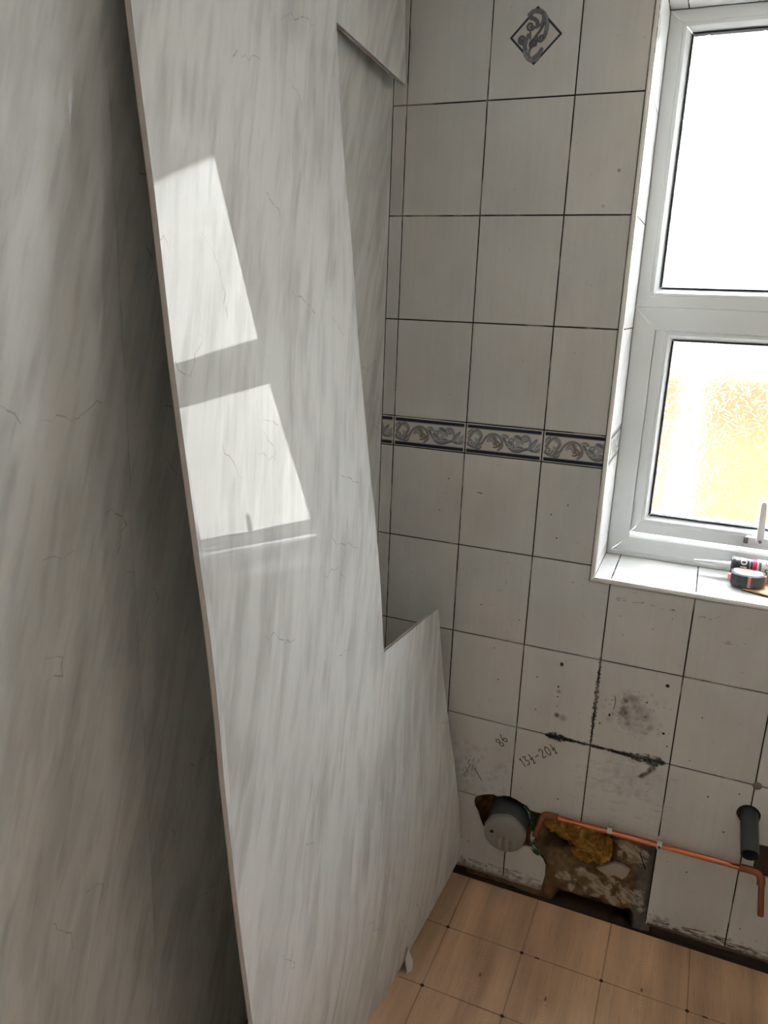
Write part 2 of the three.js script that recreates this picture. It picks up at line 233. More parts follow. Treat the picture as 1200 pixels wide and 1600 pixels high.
{
  const c = pctx, P = (x, z) => [x * FS, z * FS];
  const knots = [[0.64, 0.33], [0.86, 0.20], [0.47, 0.33], [0.52, 0.52], [1.08, 0.36]];
  for (const [x, z] of knots) { for (let k = 9; k > 0; k--) { c.strokeStyle = `rgba(112,72,46,${0.05 + 0.015 * (9 - k)})`; c.lineWidth = 2; c.beginPath(); c.ellipse(...P(x, z), k * 2.1, k * 7, 0, 0, 7); c.stroke(); } c.fillStyle = 'rgba(86,52,34,0.6)'; c.beginPath(); c.ellipse(...P(x, z), 1.8, 4, 0, 0, 7); c.fill(); }
  c.lineCap = 'round';
  for (let i = 0; i < 9; i++) for (let k = 0; k < 40; k++) { const z = k * 0.07, x = 0.1355 + 0.2085 * i; if (rnd() < 0.96) { c.strokeStyle = `rgba(66,40,28,${rr(0.4, 0.7)})`; c.lineWidth = rr(0.8, 1.3); c.beginPath(); c.moveTo(...P(x, z)); c.lineTo(...P(x, z + 0.07)); c.stroke(); } }
  for (let j = 0; j < 13; j++) for (let k = 0; k < 26; k++) { const x = k * 0.07, z = 0.215 + 0.208 * j; if (rnd() < 0.96) { c.strokeStyle = `rgba(66,40,28,${rr(0.4, 0.75)})`; c.lineWidth = rr(0.8, 1.4); c.beginPath(); c.moveTo(...P(x, z)); c.lineTo(...P(x + 0.07, z)); c.stroke(); } }
  for (let i = 0; i < 9; i++) for (let j = 0; j < 13; j++) { const x = 0.1355 + 0.2085 * i, z = 0.215 + 0.208 * j; c.fillStyle = 'rgba(40,22,16,0.9)'; c.beginPath(); c.ellipse(...P(x, z), 3, 3, 0, 0, 7); c.fill(); if (rnd() < 0.5) { c.fillRect(...P(x + 0.036, z - 0.002), 7, 2.6); } }
  for (let k = 0; k < 70; k++) { c.fillStyle = `rgba(226,214,200,${rr(0.2, 0.7)})`; c.beginPath(); c.ellipse(...P(rr(0.3, 1.2), rr(0.02, 0.5)), rr(0.6, 2), rr(0.6, 1.6), 0, 0, 7); c.fill(); }
  for (let k = 0; k < 14; k++) { c.strokeStyle = `rgba(226,214,200,${rr(0.3, 0.7)})`; c.lineWidth = 2; const x = 0.71 + rr(-0.02, 0.02), z = 0.085 + rr(-0.008, 0.008); c.beginPath(); c.moveTo(...P(x, z)); c.lineTo(...P(x + rr(-0.012, 0.012), z + 0.004)); c.stroke(); }
}
M.ply = phys({ name: 'plywood', map: texture(plyCanvas), roughness: 0.5, specularIntensity: 0.6 });

// ------------------------------------------------------------------ room shell
{ // floor
  const f = struct('floor', box(-0.16, ROOM.x1 + 0.12, -0.12, -0.006, -0.36, ROOM.z1 + 0.1), std({ name: 'subfloor', color: '#4b3a30', roughness: 0.95 }), 'bare plywood floor with a dark printed nailing grid', 'floor');
  const g = box(0.002, ROOM.x1, -0.006, 0, 0.006, ROOM.z1), p = g.attributes.position, uv = g.attributes.uv;
  for (let k = 0; k < p.count; k++) uv.setXY(k, p.getX(k) / FW, 1 - p.getZ(k) / FD);
  part(f, 'plywood_sheet', g, M.ply);
}
struct('ceiling', box(-0.16, ROOM.x1 + 0.12, ROOM.y1, ROOM.y1 + 0.12, -0.36, ROOM.z1 + 0.1), M.plaster, 'plain white ceiling', 'ceiling');
struct('wall_right', box(ROOM.x1, ROOM.x1 + 0.12, -0.12, ROOM.y1, -0.36, ROOM.z1 + 0.1), M.plaster, 'plain pale wall beyond the right of the picture', 'wall');
struct('wall_front', box(-0.16, ROOM.x1, -0.12, ROOM.y1, ROOM.z1, ROOM.z1 + 0.1), M.plaster, 'plain pale wall behind the viewer', 'wall');
{ // left wall with fitted panels
  const w = struct('wall_left', box(-0.16, -0.010, -0.006, ROOM.y1, 0, ROOM.z1), M.masonry, 'left wall clad with glossy grey marble print panels', 'wall');
  for (const [z0, z1, o] of [[0.002, 1.0, 0], [1.0006, 2.0, 0.37], [2.0006, ROOM.z1 - 0.001, 0.71]]) {
    const g = box(-0.0098, 0, 0.012, ROOM.y1 - 0.003, z0, z1), p = g.attributes.position, uv = g.attributes.uv;
    for (let k = 0; k < p.count; k++) uv.setXY(k, clamp(1 - (p.getZ(k) - z0)), p.getY(k) / 2.46);
    part(w, 'fitted_panel', g, M.panel);
  }
}

// ------------------------------------------------------------------ tiled window wall
const BREAK = [[0.552, -0.02], [0.557, 0.04], [0.5635, 0.085], [0.562, 0.118], [0.552, 0.138], [0.53, 0.152], [0.515, 0.165], [0.49, 0.16], [0.44, 0.15], [0.395, 0.162], [0.372, 0.186], [0.362, 0.205], [0.352, 0.232], [0.342, 0.246], [0.3385, 0.262], [0.34, 0.276], [0.352, 0.287], [0.366, 0.294], [0.379, 0.299], [0.392, 0.303], [0.407, 0.300], [0.424, 0.309], [0.44, 0.311], [0.462, 0.306], [0.476, 0.300], [0.492, 0.296], [0.502, 0.284], [0.516, 0.280], [0.534, 0.281], [0.555, 0.2845], [0.846, 0.2845], [0.8475, -0.02]];
const NOTCH = [[1.081, 0.284], [1.081, 0.372], [1.2, 0.378], [1.2, 0.284]];
const prism = (pts, z0, z1) => { const g = new THREE.ExtrudeGeometry(new THREE.Shape(pts.map(([x, y]) => new THREE.Vector2(x, y))), { depth: z1 - z0, bevelEnabled: false }); g.translate(0, 0, z0); return g; };
const csg = new Evaluator(); csg.useGroups = false; csg.attributes = ['position', 'normal', 'uv'];
function cut(geometry, tools) { let b = new Brush(geometry); b.updateMatrixWorld(); for (const t of tools) { const tb = new Brush(t); tb.updateMatrixWorld(); b = csg.evaluate(b, tb, SUBTRACTION); b.updateMatrixWorld(); } return b.geometry; }
const wallUV = (g) => { const p = g.attributes.position, uv = g.attributes.uv; for (let k = 0; k < p.count; k++) uv.setXY(k, (p.getX(k) - WX0) * WS / WW, p.getY(k) * WS / WH); return g; };
const CAV = { x0: 0.32, x1: 0.866, y1: 0.325 };
const wallBack = struct('wall_back', merge([
  box(-0.16, CAV.x0, -0.12, ROOM.y1, -0.36, -0.011), box(CAV.x0, CAV.x1, CAV.y1, OPEN.y0, -0.36, -0.011), box(CAV.x0, CAV.x1, -0.12, CAV.y1, -0.36, -0.12),
  box(CAV.x1, ROOM.x1 + 0.12, -0.12, OPEN.y0, -0.36, -0.011), box(CAV.x0, OPEN.x0, OPEN.y0, ROOM.y1, -0.36, -0.011), box(OPEN.x1, ROOM.x1 + 0.12, OPEN.y0, ROOM.y1, -0.36, -0.011), box(OPEN.x0, OPEN.x1, OPEN.y1, ROOM.y1, -0.36, -0.011),
]), M.masonry, 'old white tiled wall with a window and a patterned border row', 'wall');
part(wallBack, 'outer_wall', merge([box(-7, OPEN.x0, -2.85, 5.2, -0.375, -0.36), box(OPEN.x1, 9, -2.85, 5.2, -0.375, -0.36), box(OPEN.x0, OPEN.x1, -2.85, OPEN.y0, -0.375, -0.36), box(OPEN.x0, OPEN.x1, OPEN.y1, 5.2, -0.375, -0.36)]), std({ name: 'outer_brick', color: '#8d7a66', roughness: 1 }));
const holes = [prism(BREAK, -0.05, 0.05), prism(NOTCH, -0.05, 0.05), (() => { const g = new THREE.CylinderGeometry(0.0285, 0.0285, 0.1, 28); g.rotateX(Math.PI / 2); g.translate(1.049, 0.448, 0); return g; })()];
{ // grout bed just below the glaze
  const s = new THREE.Shape([[0, 0.034], [0.554, 0.034], [0.554, 0.034], ...BREAK.slice(1, -1), [0.8475, 0.034], [ROOM.x1, 0.034], [ROOM.x1, ROOM.y1], [0, ROOM.y1]].map(([x, y]) => new THREE.Vector2(x, y)));
  s.holes.push(new THREE.Path([[OPEN.x0, OPEN.y0], [OPEN.x0, OPEN.y1], [OPEN.x1, OPEN.y1], [OPEN.x1, OPEN.y0]].map(([x, y]) => new THREE.Vector2(x, y))));
  s.holes.push(new THREE.Path(NOTCH.map(([x, y]) => new THREE.Vector2(x, y))));
  const wp = new THREE.Path(); wp.absarc(1.049, 0.448, 0.0285, 0, Math.PI * 2, true); s.holes.push(wp);
  const g = new THREE.ExtrudeGeometry(s, { depth: 0.008, bevelEnabled: false }); g.translate(0, 0, -0.0108);
  part(wallBack, 'grout_bed', g, M.grout);
}
function tileGeometry(x0, x1, y0, y1) {
  let x0c = x0, pts;
  const hitWin = x1 > OPEN.x0 && x0 < OPEN.x1 && y1 > OPEN.y0 && y0 < OPEN.y1;
  if (!hitWin) pts = [[x0, y0], [x1, y0], [x1, y1], [x0, y1]];
  else {
    const L = OPEN.x0 - 0.0075, R = OPEN.x1 + 0.0075, B = OPEN.y0 - 0.0075, T = OPEN.y1 + 0.0075;
    const inL = x0 < L, inR = x1 > R, inB = y0 < B, inT = y1 > T;
    if (!inL && !inR && !inB && !inT) return null;
    if (inB && !inT) { if (inL) pts = [[x0, y0], [x1, y0], [x1, B], [L, B], [L, y1], [x0, y1]]; else if (inR) pts = [[x0, y0], [x1, y0], [x1, y1], [R, y1], [R, B], [x0, B]]; else pts = [[x0, y0], [x1, y0], [x1, B], [x0, B]]; }
    else if (inT) { if (inL) pts = [[x0, y0], [L, y0], [L, T], [x1, T], [x1, y1], [x0, y1]]; else if (inR) pts = [[R, y0], [x1, y0], [x1, y1], [x0, y1], [x0, T], [R, T]]; else pts = [[x0, T], [x1, T], [x1, y1], [x0, y1]]; }
    else if (inL) pts = [[x0, y0], [L, y0], [L, y1], [x0, y1]]; else pts = [[R, y0], [x1, y0], [x1, y1], [R, y1]];
  }
  const b = 0.0008, s = new THREE.Shape(pts.map(([x, y]) => new THREE.Vector2(x, y)));
  const g = new THREE.ExtrudeGeometry(s, { depth: 0.0085 - b, bevelEnabled: true, bevelSize: b, bevelOffset: -b, bevelThickness: b, bevelSegments: 1 });
  g.translate(0, 0, -0.0085 - 0.0002); return g;
}
{
  const rows = []; for (let k = 5; k >= 1; k--) rows.push([Y_BB - k * PH, Y_BB - (k - 1) * PH, 'wall_tile']); rows.push([Y_BB, Y_BT, 'border_tile']); for (let k = 0; k < 5; k++) rows.push([Y_BT + k * PH, Y_BT + (k + 1) * PH, 'wall_tile']);
  for (const [ya, yb, name] of rows) for (let i = -1; i < 10; i++) {
    const x0 = Math.max(0.0015, X_JOINT + i * PW + GAP / 2), x1 = Math.min(ROOM.x1 - 0.001, X_JOINT + (i + 1) * PW - GAP / 2), y0 = ya + GAP / 2, y1 = Math.min(ROOM.y1 - 0.001, yb - GAP / 2);
    if (x1 - x0 < 0.006 || y1 - y0 < 0.006) continue;
    if (i === 3 && yb < 0.3) continue;                       // the tile that has been knocked out
    let g = tileGeometry(x0, x1, y0, y1); if (!g) continue;
    const touch = []; if (x1 > 0.33 && x0 < 0.85 && y0 < 0.315) touch.push(holes[0]); if (x1 > 1.08 && x0 < 1.2 && y0 < 0.38 && y1 > 0.28) touch.push(holes[1]); if (x1 > 1.02 && x0 < 1.08 && y0 < 0.48 && y1 > 0.41) touch.push(holes[2]);
    if (touch.length) g = cut(g, touch);
    const cx = (x0 + x1) / 2, cy = (y0 + y1) / 2; wallUV(g); g.translate(-cx, -cy, 0);
    const t = part(wallBack, name, g, M.tile); t.position.set(cx, cy, rr(-0.0004, 0.0003)); t.rotation.set(rr(-0.0025, 0.0025), rr(-0.0025, 0.0025), 0);
  }
}
{ // reveal and sill tiles, joints in line with the wall
  const plain = (g, ax, flip) => { const p = g.attributes.position, uv = g.attributes.uv; for (let k = 0; k < p.count; k++) { const a = ax === 'x' ? p.getZ(k) : p.getX(k), b = ax === 'x' ? p.getY(k) : p.getZ(k); uv.setXY(k, (a + 0.35) * WS / WW * (flip ? -1 : 1), (ax === 'x' ? b : b + 2.0) * WS / WH); } return g; };
  const band = (g) => { const p = g.attributes.position, uv = g.attributes.uv; for (let k = 0; k < p.count; k++) uv.setXY(k, (X_JOINT + GAP / 2 - p.getZ(k) * 0.86 - WX0) * WS / WW, p.getY(k) * WS / WH); return g; };
  const ys = [OPEN.y0 + 0.006, 1.041, Y_BB, Y_BT, Y_BT + PH, Y_BT + 2 * PH, Y_BT + 3 * PH, OPEN.y1 - 0.006];
  for (let k = 0; k + 1 < ys.length; k++) for (const s of [0, 1]) {
    const f = s ? -1 : 1, xf = s ? WIN.x1 : WIN.x0, a = Math.min(xf, xf - f * 0.006), b = Math.max(xf, xf - f * 0.006);
    const g = box(a, b, ys[k] + (k ? GAP / 2 : 0), ys[k + 1] - GAP / 2, WIN.z + 0.0025, -0.002);
    const t = part(wallBack, k === 2 ? 'border_tile' : 'reveal_tile', k === 2 ? band(g) : plain(g, 'x'), M.tile); t.position.x = rr(-0.0003, 0.0003);
  }
  const xs = [WIN.x0 + 0.001, 0.645, 0.848, 1.051, 1.254, WIN.x1 - 0.001];
  for (let k = 0; k + 1 < xs.length; k++) {
    part(wallBack, 'sill_tile', plain(box(xs[k] + (k ? GAP / 2 : 0), xs[k + 1] - GAP / 2, WIN.y0 - 0.007, WIN.y0, WIN.z + 0.002, -0.002), 'y'), M.tile);
    part(wallBack, 'reveal_tile', plain(box(xs[k] + (k ? GAP / 2 : 0), xs[k + 1] - GAP / 2, WIN.y1, WIN.y1 + 0.006, WIN.z + 0.002, -0.002), 'y', true), M.tile);
  }
  // grout behind reveal and sill joints
  part(wallBack, 'reveal_grout', merge([box(OPEN.x0 - 0.003, WIN.x0 - 0.002, OPEN.y0, OPEN.y1, WIN.z, -0.002), box(WIN.x1 + 0.002, OPEN.x1 + 0.003, OPEN.y0, OPEN.y1, WIN.z, -0.002), box(OPEN.x0, OPEN.x1, OPEN.y0 - 0.003, WIN.y0 - 0.002, WIN.z, -0.002), box(OPEN.x0, OPEN.x1, WIN.y1 + 0.002, OPEN.y1 + 0.003, WIN.z, -0.002)]), M.grout);
  // quarter-round plastic trim round the opening, mitred
  const q = []; for (let k = 0; k <= 8; k++) { const a = k / 8 * Math.PI / 2; q.push([Math.sin(a), Math.cos(a)]); }
  const R = 0.0105, ring = (d, z) => [WIN.x0 + 0.0012 - d, WIN.x1 - 0.0012 + d, WIN.y0 + 0.0012 - d, WIN.y1 - 0.0012 + d, z];
  for (let s = 0; s < 4; s++) {
    const pos = [], prof = q.map(([u, w]) => [R * (1 - w), -R + 0.0018 + R * u]);
    prof.unshift([0, -0.014]); prof.push([R, -0.008]);
    const pt = (d, z, e) => { const [a, b, c2, d2] = ring(d, z); return [[[a, c2, z], [a, d2, z]], [[b, d2, z], [b, c2, z]], [[b, c2, z], [a, c2, z]], [[a, d2, z], [b, d2, z]]][s][e]; };
    for (let k = 0; k + 1 < prof.length; k++) { const A = pt(...prof[k], 0), B = pt(...prof[k], 1), C = pt(...prof[k + 1], 1), D = pt(...prof[k + 1], 0); pos.push(...A, ...C, ...B, ...A, ...D, ...C); }
    const g = new THREE.BufferGeometry(); g.setAttribute('position', new THREE.Float32BufferAttribute(pos, 3)); g.computeVertexNormals();
    part(wallBack, 'tile_trim', g, M.trim);
  }
}
{ // bare wall where the tile has gone: rough mortar, adhesive and a broken-through hole round the soil pipe
  const nx = 120, ny = 76, x0 = 0.325, x1 = 0.862, y0 = -0.02, y1 = 0.322, pos = [], uv = [], idx = [];
  const depth = (x, y) => {
    const rp = Math.hypot(x - 0.436, y - 0.228);
    let z = -0.013 - 0.012 * fbm(x * 30, y * 30, 4) - 0.006 * (fbm(x * 90, y * 90, 2) - 0.5);
    z -= 0.05 * (1 - smooth(0.060, 0.112, rp + 0.014 * (vnoise(x * 60, y * 60) - 0.5)));
    const fx = smooth(0.52, 0.56, x) * (1 - smooth(0.70, 0.745, x)) * smooth(0.165, 0.19, y + 0.02 * (vnoise(x * 40, 3) - 0.5));
    z -= 0.05 * fx;
    z += 0.006 * smooth(0.80, 0.815, x);                       // smooth old render by the straight edge
    const low = 1 - smooth(0.02, 0.045, y + 0.015 * (vnoise(x * 35, 9) - 0.5)); z -= 0.05 * low * smooth(0.585, 0.605, x) * (1 - smooth(0.80, 0.815, x));
    return z;
  };
  for (let j = 0; j <= ny; j++) for (let i = 0; i <= nx; i++) { const x = lerp(x0, x1, i / nx), y = lerp(y0, y1, j / ny); pos.push(x, y, depth(x, y)); uv.push(i / nx, j / ny); }
  for (let j = 0; j < ny; j++) for (let i = 0; i < nx; i++) { const a = j * (nx + 1) + i; idx.push(a, a + 1, a + nx + 2, a, a + nx + 2, a + nx + 1); }
  const g = new THREE.BufferGeometry(); g.setAttribute('position', new THREE.Float32BufferAttribute(pos, 3)); g.setAttribute('uv', new THREE.Float32BufferAttribute(uv, 2)); g.setIndex(idx); g.computeVertexNormals();
  const cw = 640, ch = 408, whites = [[0.619, 0.087, 0.022], [0.71, 0.082, 0.034], [0.80, 0.088, 0.034], [0.795, 0.222, 0.03], [0.82, 0.243, 0.013], [0.66, 0.118, 0.018], [0.765, 0.245, 0.018], [0.745, 0.12, 0.018], [0.64, 0.055, 0.012], [0.75, 0.055, 0.02], [0.69, 0.11, 0.016], [0.83, 0.06, 0.012]];
  const [c, ctx] = canvas(cw, ch, (px, py) => {
    const x = lerp(x0, x1, px / cw), y = lerp(y1, y0, py / ch);
    const n = fbm(x * 26, y * 26, 4), m = fbm(x * 90 + 5, y * 90, 3), o = fbm(x * 12 + 40, y * 12, 3);
    let r = lerp(98, 152, n) + (m - 0.5) * 42, gg = lerp(80, 126, n) + (m - 0.5) * 40, b = lerp(56, 96, n) + (m - 0.5) * 36;
    const rust = smooth(0.5, 0.66, o) * 0.6; r = lerp(r, 122, rust); gg = lerp(gg, 84, rust); b = lerp(b, 48, rust);
    const smoothr = smooth(0.80, 0.815, x); const gv = 112 + (m - 0.5) * 20; r = lerp(r, gv, smoothr); gg = lerp(gg, gv * 0.96, smoothr); b = lerp(b, gv * 0.9, smoothr);
    const ochre = (1 - smooth(0.085, 0.115, Math.hypot(x - 0.436, y - 0.228) + 0.02 * (n - 0.5))) * 0.85; r = lerp(r, 150 + (m - 0.5) * 90, ochre); gg = lerp(gg, 104 + (m - 0.5) * 80, ochre); b = lerp(b, 56 + (m - 0.5) * 60, ochre);
    let wht = 0; for (const [wx, wy, wr] of whites) wht = Math.max(wht, 1 - smooth(wr * 0.65, wr, Math.hypot((x - wx) * 0.8, y - wy) + wr * 1.7 * (fbm(x * 60 + wx * 50, y * 60, 4) - 0.5)));
    wht *= 0.55 + 0.45 * smooth(0.35, 0.55, vnoise((x * 0.6 + y) * 190, (x - y * 0.6) * 40)); wht *= smooth(0.55, 0.58, x);
    wht *= 0.7; r = lerp(r, 212, wht); gg = lerp(gg, 200, wht); b = lerp(b, 182, wht);
    return [clamp(r, 0, 255), clamp(gg, 0, 255), clamp(b, 0, 255)];
  });
  ctx.strokeStyle = 'rgba(24,20,17,0.95)'; ctx.lineWidth = 3.4; ctx.lineCap = 'round'; ctx.beginPath(); ctx.moveTo((0.808 - x0) / (x1 - x0) * cw, (y1 - 0.238) / (y1 - y0) * ch); ctx.lineTo((0.828 - x0) / (x1 - x0) * cw, (y1 - 0.192) / (y1 - y0) * ch); ctx.stroke();
  part(wallBack, 'bare_mortar', g, std({ name: 'mortar_and_adhesive', map: texture(c), roughness: 0.95 }), 'bare brown mortar with white adhesive smears');
  // loose flake of plaster on the mortar
  const fl = prism([[0.700, 0.153], [0.722, 0.168], [0.745, 0.189], [0.765, 0.191], [0.789, 0.181], [0.783, 0.162], [0.772, 0.146], [0.752, 0.150], [0.732, 0.139]], -0.020, -0.010), p = fl.attributes.position;
  for (let k = 0; k < p.count; k++) p.setZ(k, p.getZ(k) + 0.012 * (p.getX(k) - 0.70) / 0.09 * 0.5 + 0.004 * vnoise(p.getX(k) * 90, p.getY(k) * 90)); fl.computeVertexNormals();
  part(wallBack, 'plaster_flake', fl, std({ name: 'plaster_flake', color: '#b9ac9a', roughness: 0.95 }), 'pale flake of old plaster');
  // old sealant bead and dark packing strip along the foot of the wall
  const bead = (xa, xb) => { const pts = []; for (let k = 0; k <= 26; k++) { const x = lerp(xa, xb, k / 26); pts.push(V(x, 0.0315 + 0.003 * (vnoise(x * 60, 4) - 0.5), -0.004 + 0.002 * vnoise(x * 40, 1))); } return sweep(pts, 0.0055, 60, 8); };
  part(wallBack, 'sealant_bead', bead(0.01, 0.548), std({ name: 'old_sealant', color: '#a3908b', roughness: 0.6 }));
  part(wallBack, 'sealant_bead', bead(0.853, ROOM.x1 - 0.02), std({ name: 'grimy_sealant', color: '#5d5044', roughness: 0.8 }));
  part(wallBack, 'notch_backing', box(1.078, 1.205, 0.27, 0.385, -0.03, -0.0112), std({ name: 'notch_mortar', color: '#6f5c48', roughness: 0.95 }));
}

// ------------------------------------------------------------------ window
const win = struct('window_1', null, null, 'white plastic window with a fixed top light and an opening lower sash', 'window');
function ringBars(parent, name, r, profile, m, kx = 1, ky = 1) {   // r = [x0, x1, y0, y1]; profile = [[inset, z], ...]; four mitred bars
  for (let s = 0; s < 4; s++) {
    const pos = [], g0 = 0.00025;
    const pt = ([d, z], e) => { const a = r[0] + d * kx, b = r[1] - d * kx, c = r[2] + d * ky, f = r[3] - d * ky; return [[[a, f - g0, z], [a, c + g0, z]], [[b, c + g0, z], [b, f - g0, z]], [[a + g0, c, z], [b - g0, c, z]], [[b - g0, f, z], [a + g0, f, z]]][s][e]; };
    for (let k = 0; k + 1 < profile.length; k++) { const A = pt(profile[k], 0), B = pt(profile[k], 1), C = pt(profile[k + 1], 1), D = pt(profile[k + 1], 0); pos.push(...A, ...B, ...C, ...A, ...C, ...D); }
    const g = new THREE.BufferGeometry(); g.setAttribute('position', new THREE.Float32BufferAttribute(pos, 3)); g.computeVertexNormals();
    part(parent, name, g, m);
  }
}
const YT = 1.681, Z = WIN.z;                                   // centre of the transom
const TOPG = { x0: 0.6585, x1: 1.2855, y0: 1.729, y1: 2.3105, z: Z - 0.030 }, LOWG = { x0: 0.704, x1: 1.240, y0: 1.1286, y1: 1.6019, z: Z - 0.036 };
ringBars(win, 'frame_bar', [WIN.x0, WIN.x1, YT, WIN.y1], [[0, Z - 0.07], [0, Z - 0.002], [0.002, Z], [0.0275, Z], [0.0290, Z - 0.0012], [0.0305, Z - 0.0002], [0.036, Z - 0.001], [0.0475, Z - 0.018], [0.048, Z - 0.07]], M.upvc, 1.135, 1);
ringBars(win, 'frame_bar', [WIN.x0, WIN.x1, WIN.y0, YT], [[0, Z - 0.07], [0, Z - 0.002], [0.002, Z], [0.0262, Z], [0.0545, Z - 0.0005], [0.0555, Z - 0.0015], [0.056, Z - 0.07]], M.upvc);
// the frame is deeper at the foot
part(win, 'sill_bar', new RoundedBoxGeometry(WIN.x1 - WIN.x0 - 0.002, 0.013, 0.066, 2, 0.002).translate((WIN.x0 + WIN.x1) / 2, WIN.y0 + 0.0066, Z - 0.031), M.upvc);
const sashR = [0.6595, 1.2845, 1.077, 1.6535];
const sash = new THREE.Group(); sash.name = 'sash'; win.add(sash);
ringBars(sash, 'sash_bar', sashR, [[0.0008, Z - 0.07], [0.0008, Z - 0.0115], [0.002, Z - 0.010], [0.026, Z - 0.010], [0.0272, Z - 0.0112], [0.0284, Z - 0.0102], [0.034, Z - 0.011], [0.0442, Z - 0.024], [0.0445, Z - 0.07]], M.upvc, 1, 1.16);
const gasket = (g, name, parent) => ringBars(parent, name, [g.x0 - 0.0005, g.x1 + 0.0005, g.y0 - 0.0005, g.y1 + 0.0005], [[-0.0005, g.z - 0.002], [-0.0002, g.z + 0.016], [0.0035, g.z + 0.0145], [0.0046, g.z - 0.002]], M.gasket);
gasket(TOPG, 'gasket', win); gasket(LOWG, 'gasket', sash);
{ // patterned obscure glass: crackle relief
  const N = 640, cells = 30, pts = []; for (let j = 0; j < cells; j++) for (let i = 0; i < cells; i++) pts.push([(i + rr(0.1, 0.9)) / cells, (j + rr(0.1, 0.9)) / cells]);
  const edge = (u, v) => { let f1 = 9, f2 = 9; const ci = Math.floor(u * cells), cj = Math.floor(v * cells); for (let b = -1; b <= 1; b++) for (let a = -1; a <= 1; a++) { const I = ((ci + a) % cells + cells) % cells, J = ((cj + b) % cells + cells) % cells, p = pts[J * cells + I]; let dx = Math.abs(p[0] - u), dy = Math.abs(p[1] - v); dx = Math.min(dx, 1 - dx); dy = Math.min(dy, 1 - dy); const d = Math.hypot(dx, dy); if (d < f1) { f2 = f1; f1 = d; } else if (d < f2) f2 = d; } return (f2 - f1) * cells; };
  const lines = new Float32Array(N * N);
  for (let y = 0; y < N; y++) for (let x = 0; x < N; x++) { const u = x / N, v = y / N, w = 0.02; const uu = u + w * Math.sin(6.283 * (v * 5 + 0.4 * Math.sin(6.283 * u * 3))), vv = v + w * Math.cos(6.283 * (u * 6 + 0.3 * Math.sin(6.283 * v * 4))); const e = edge(((uu % 1) + 1) % 1, ((vv % 1) + 1) % 1); const brk = smooth(0.32, 0.5, vnoise(x / 9, y / 9)); lines[y * N + x] = (1 - smooth(0.03, 0.2, e)) * brk; }
  const [bc] = canvas(N, N, (x, y) => { const v = 255 * (0.85 - 0.8 * lines[y * N + x] + 0.12 * (fbm(x / 26, y / 26, 2) - 0.5)); return [v, v, v]; });
  M.glass = phys({ name: 'crackle_glass', color: '#fdfefe', transmission: 1, thickness: 0.004, roughness: 0.2, bumpMap: texture(bc, false), bumpScale: 0.0009, ior: 1.45 });
  M.glassBack = phys({ name: 'smooth_glass_face', color: '#ffffff', transmission: 1, thickness: 0.004, roughness: 0, ior: 1.45 });
  for (const [q, parent] of [[TOPG, win], [LOWG, sash]]) {
    const g = box(q.x0 - 0.001, q.x1 + 0.001, q.y0 - 0.001, q.y1 + 0.001, q.z, q.z + 0.004), p = g.attributes.position, uv = g.attributes.uv;
    for (let k = 0; k < p.count; k++) uv.setXY(k, p.getX(k) / 0.42, p.getY(k) / 0.42);
    part(parent, 'glass_pane', g, [M.glassBack, M.glassBack, M.glassBack, M.glassBack, M.glass, M.glassBack], 'obscure glass with a crackle pattern');
  }
}
{ // handle on the bottom rail of the sash
  const h = new THREE.Group(); h.name = 'handle'; sash.add(h); h.userData.label = 'white lever handle standing upright';
  const zf = Z - 0.010, [c, x] = canvas(256, 64); x.fillStyle = '#dfe1df'; x.fillRect(0, 0, 256, 64); x.fillStyle = '#2b2c2e'; x.font = 'bold 44px sans-serif'; x.textBaseline = 'middle'; x.fillText('C', 96, 33);
  const plate = part(h, 'handle_plate', new RoundedBoxGeometry(0.118, 0.021, 0.012, 3, 0.004).translate(1.010, 1.101, zf + 0.0055), M.upvc);
  part(h, 'maker_mark', (() => { const g = new THREE.PlaneGeometry(0.06, 0.015); g.translate(1.026, 1.101, zf + 0.0121); return g; })(), std({ name: 'handle_print', map: texture(c), roughness: 0.35 }));
  const s = new THREE.Shape(); s.moveTo(-0.0078, 0); s.lineTo(-0.0055, 0.098); s.quadraticCurveTo(-0.005, 0.104, 0, 0.104); s.quadraticCurveTo(0.005, 0.104, 0.0055, 0.098); s.lineTo(0.0078, 0); s.absarc(0, 0, 0.0078, 0, -Math.PI, true);
  const g = new THREE.ExtrudeGeometry(s, { depth: 0.007, bevelEnabled: true, bevelSize: 0.0014, bevelThickness: 0.0014, bevelSegments: 2 }); g.rotateZ(0.05); g.translate(0.985, 1.105, zf + 0.014);
  part(h, 'lever', g, M.upvc);
  part(h, 'pivot_screw', new THREE.CylinderGeometry(0.0042, 0.0042, 0.003, 16).rotateX(Math.PI / 2).translate(0.985, 1.1045, zf + 0.0235), std({ color: '#7d7f82', metalness: 0.6, roughness: 0.4 }));
  part(h, 'end_catch', box(0.9475, 0.9575, 1.0925, 1.1085, zf + 0.0005, zf + 0.0128), std({ color: '#8a8c8e', metalness: 0.5, roughness: 0.4 }));
}

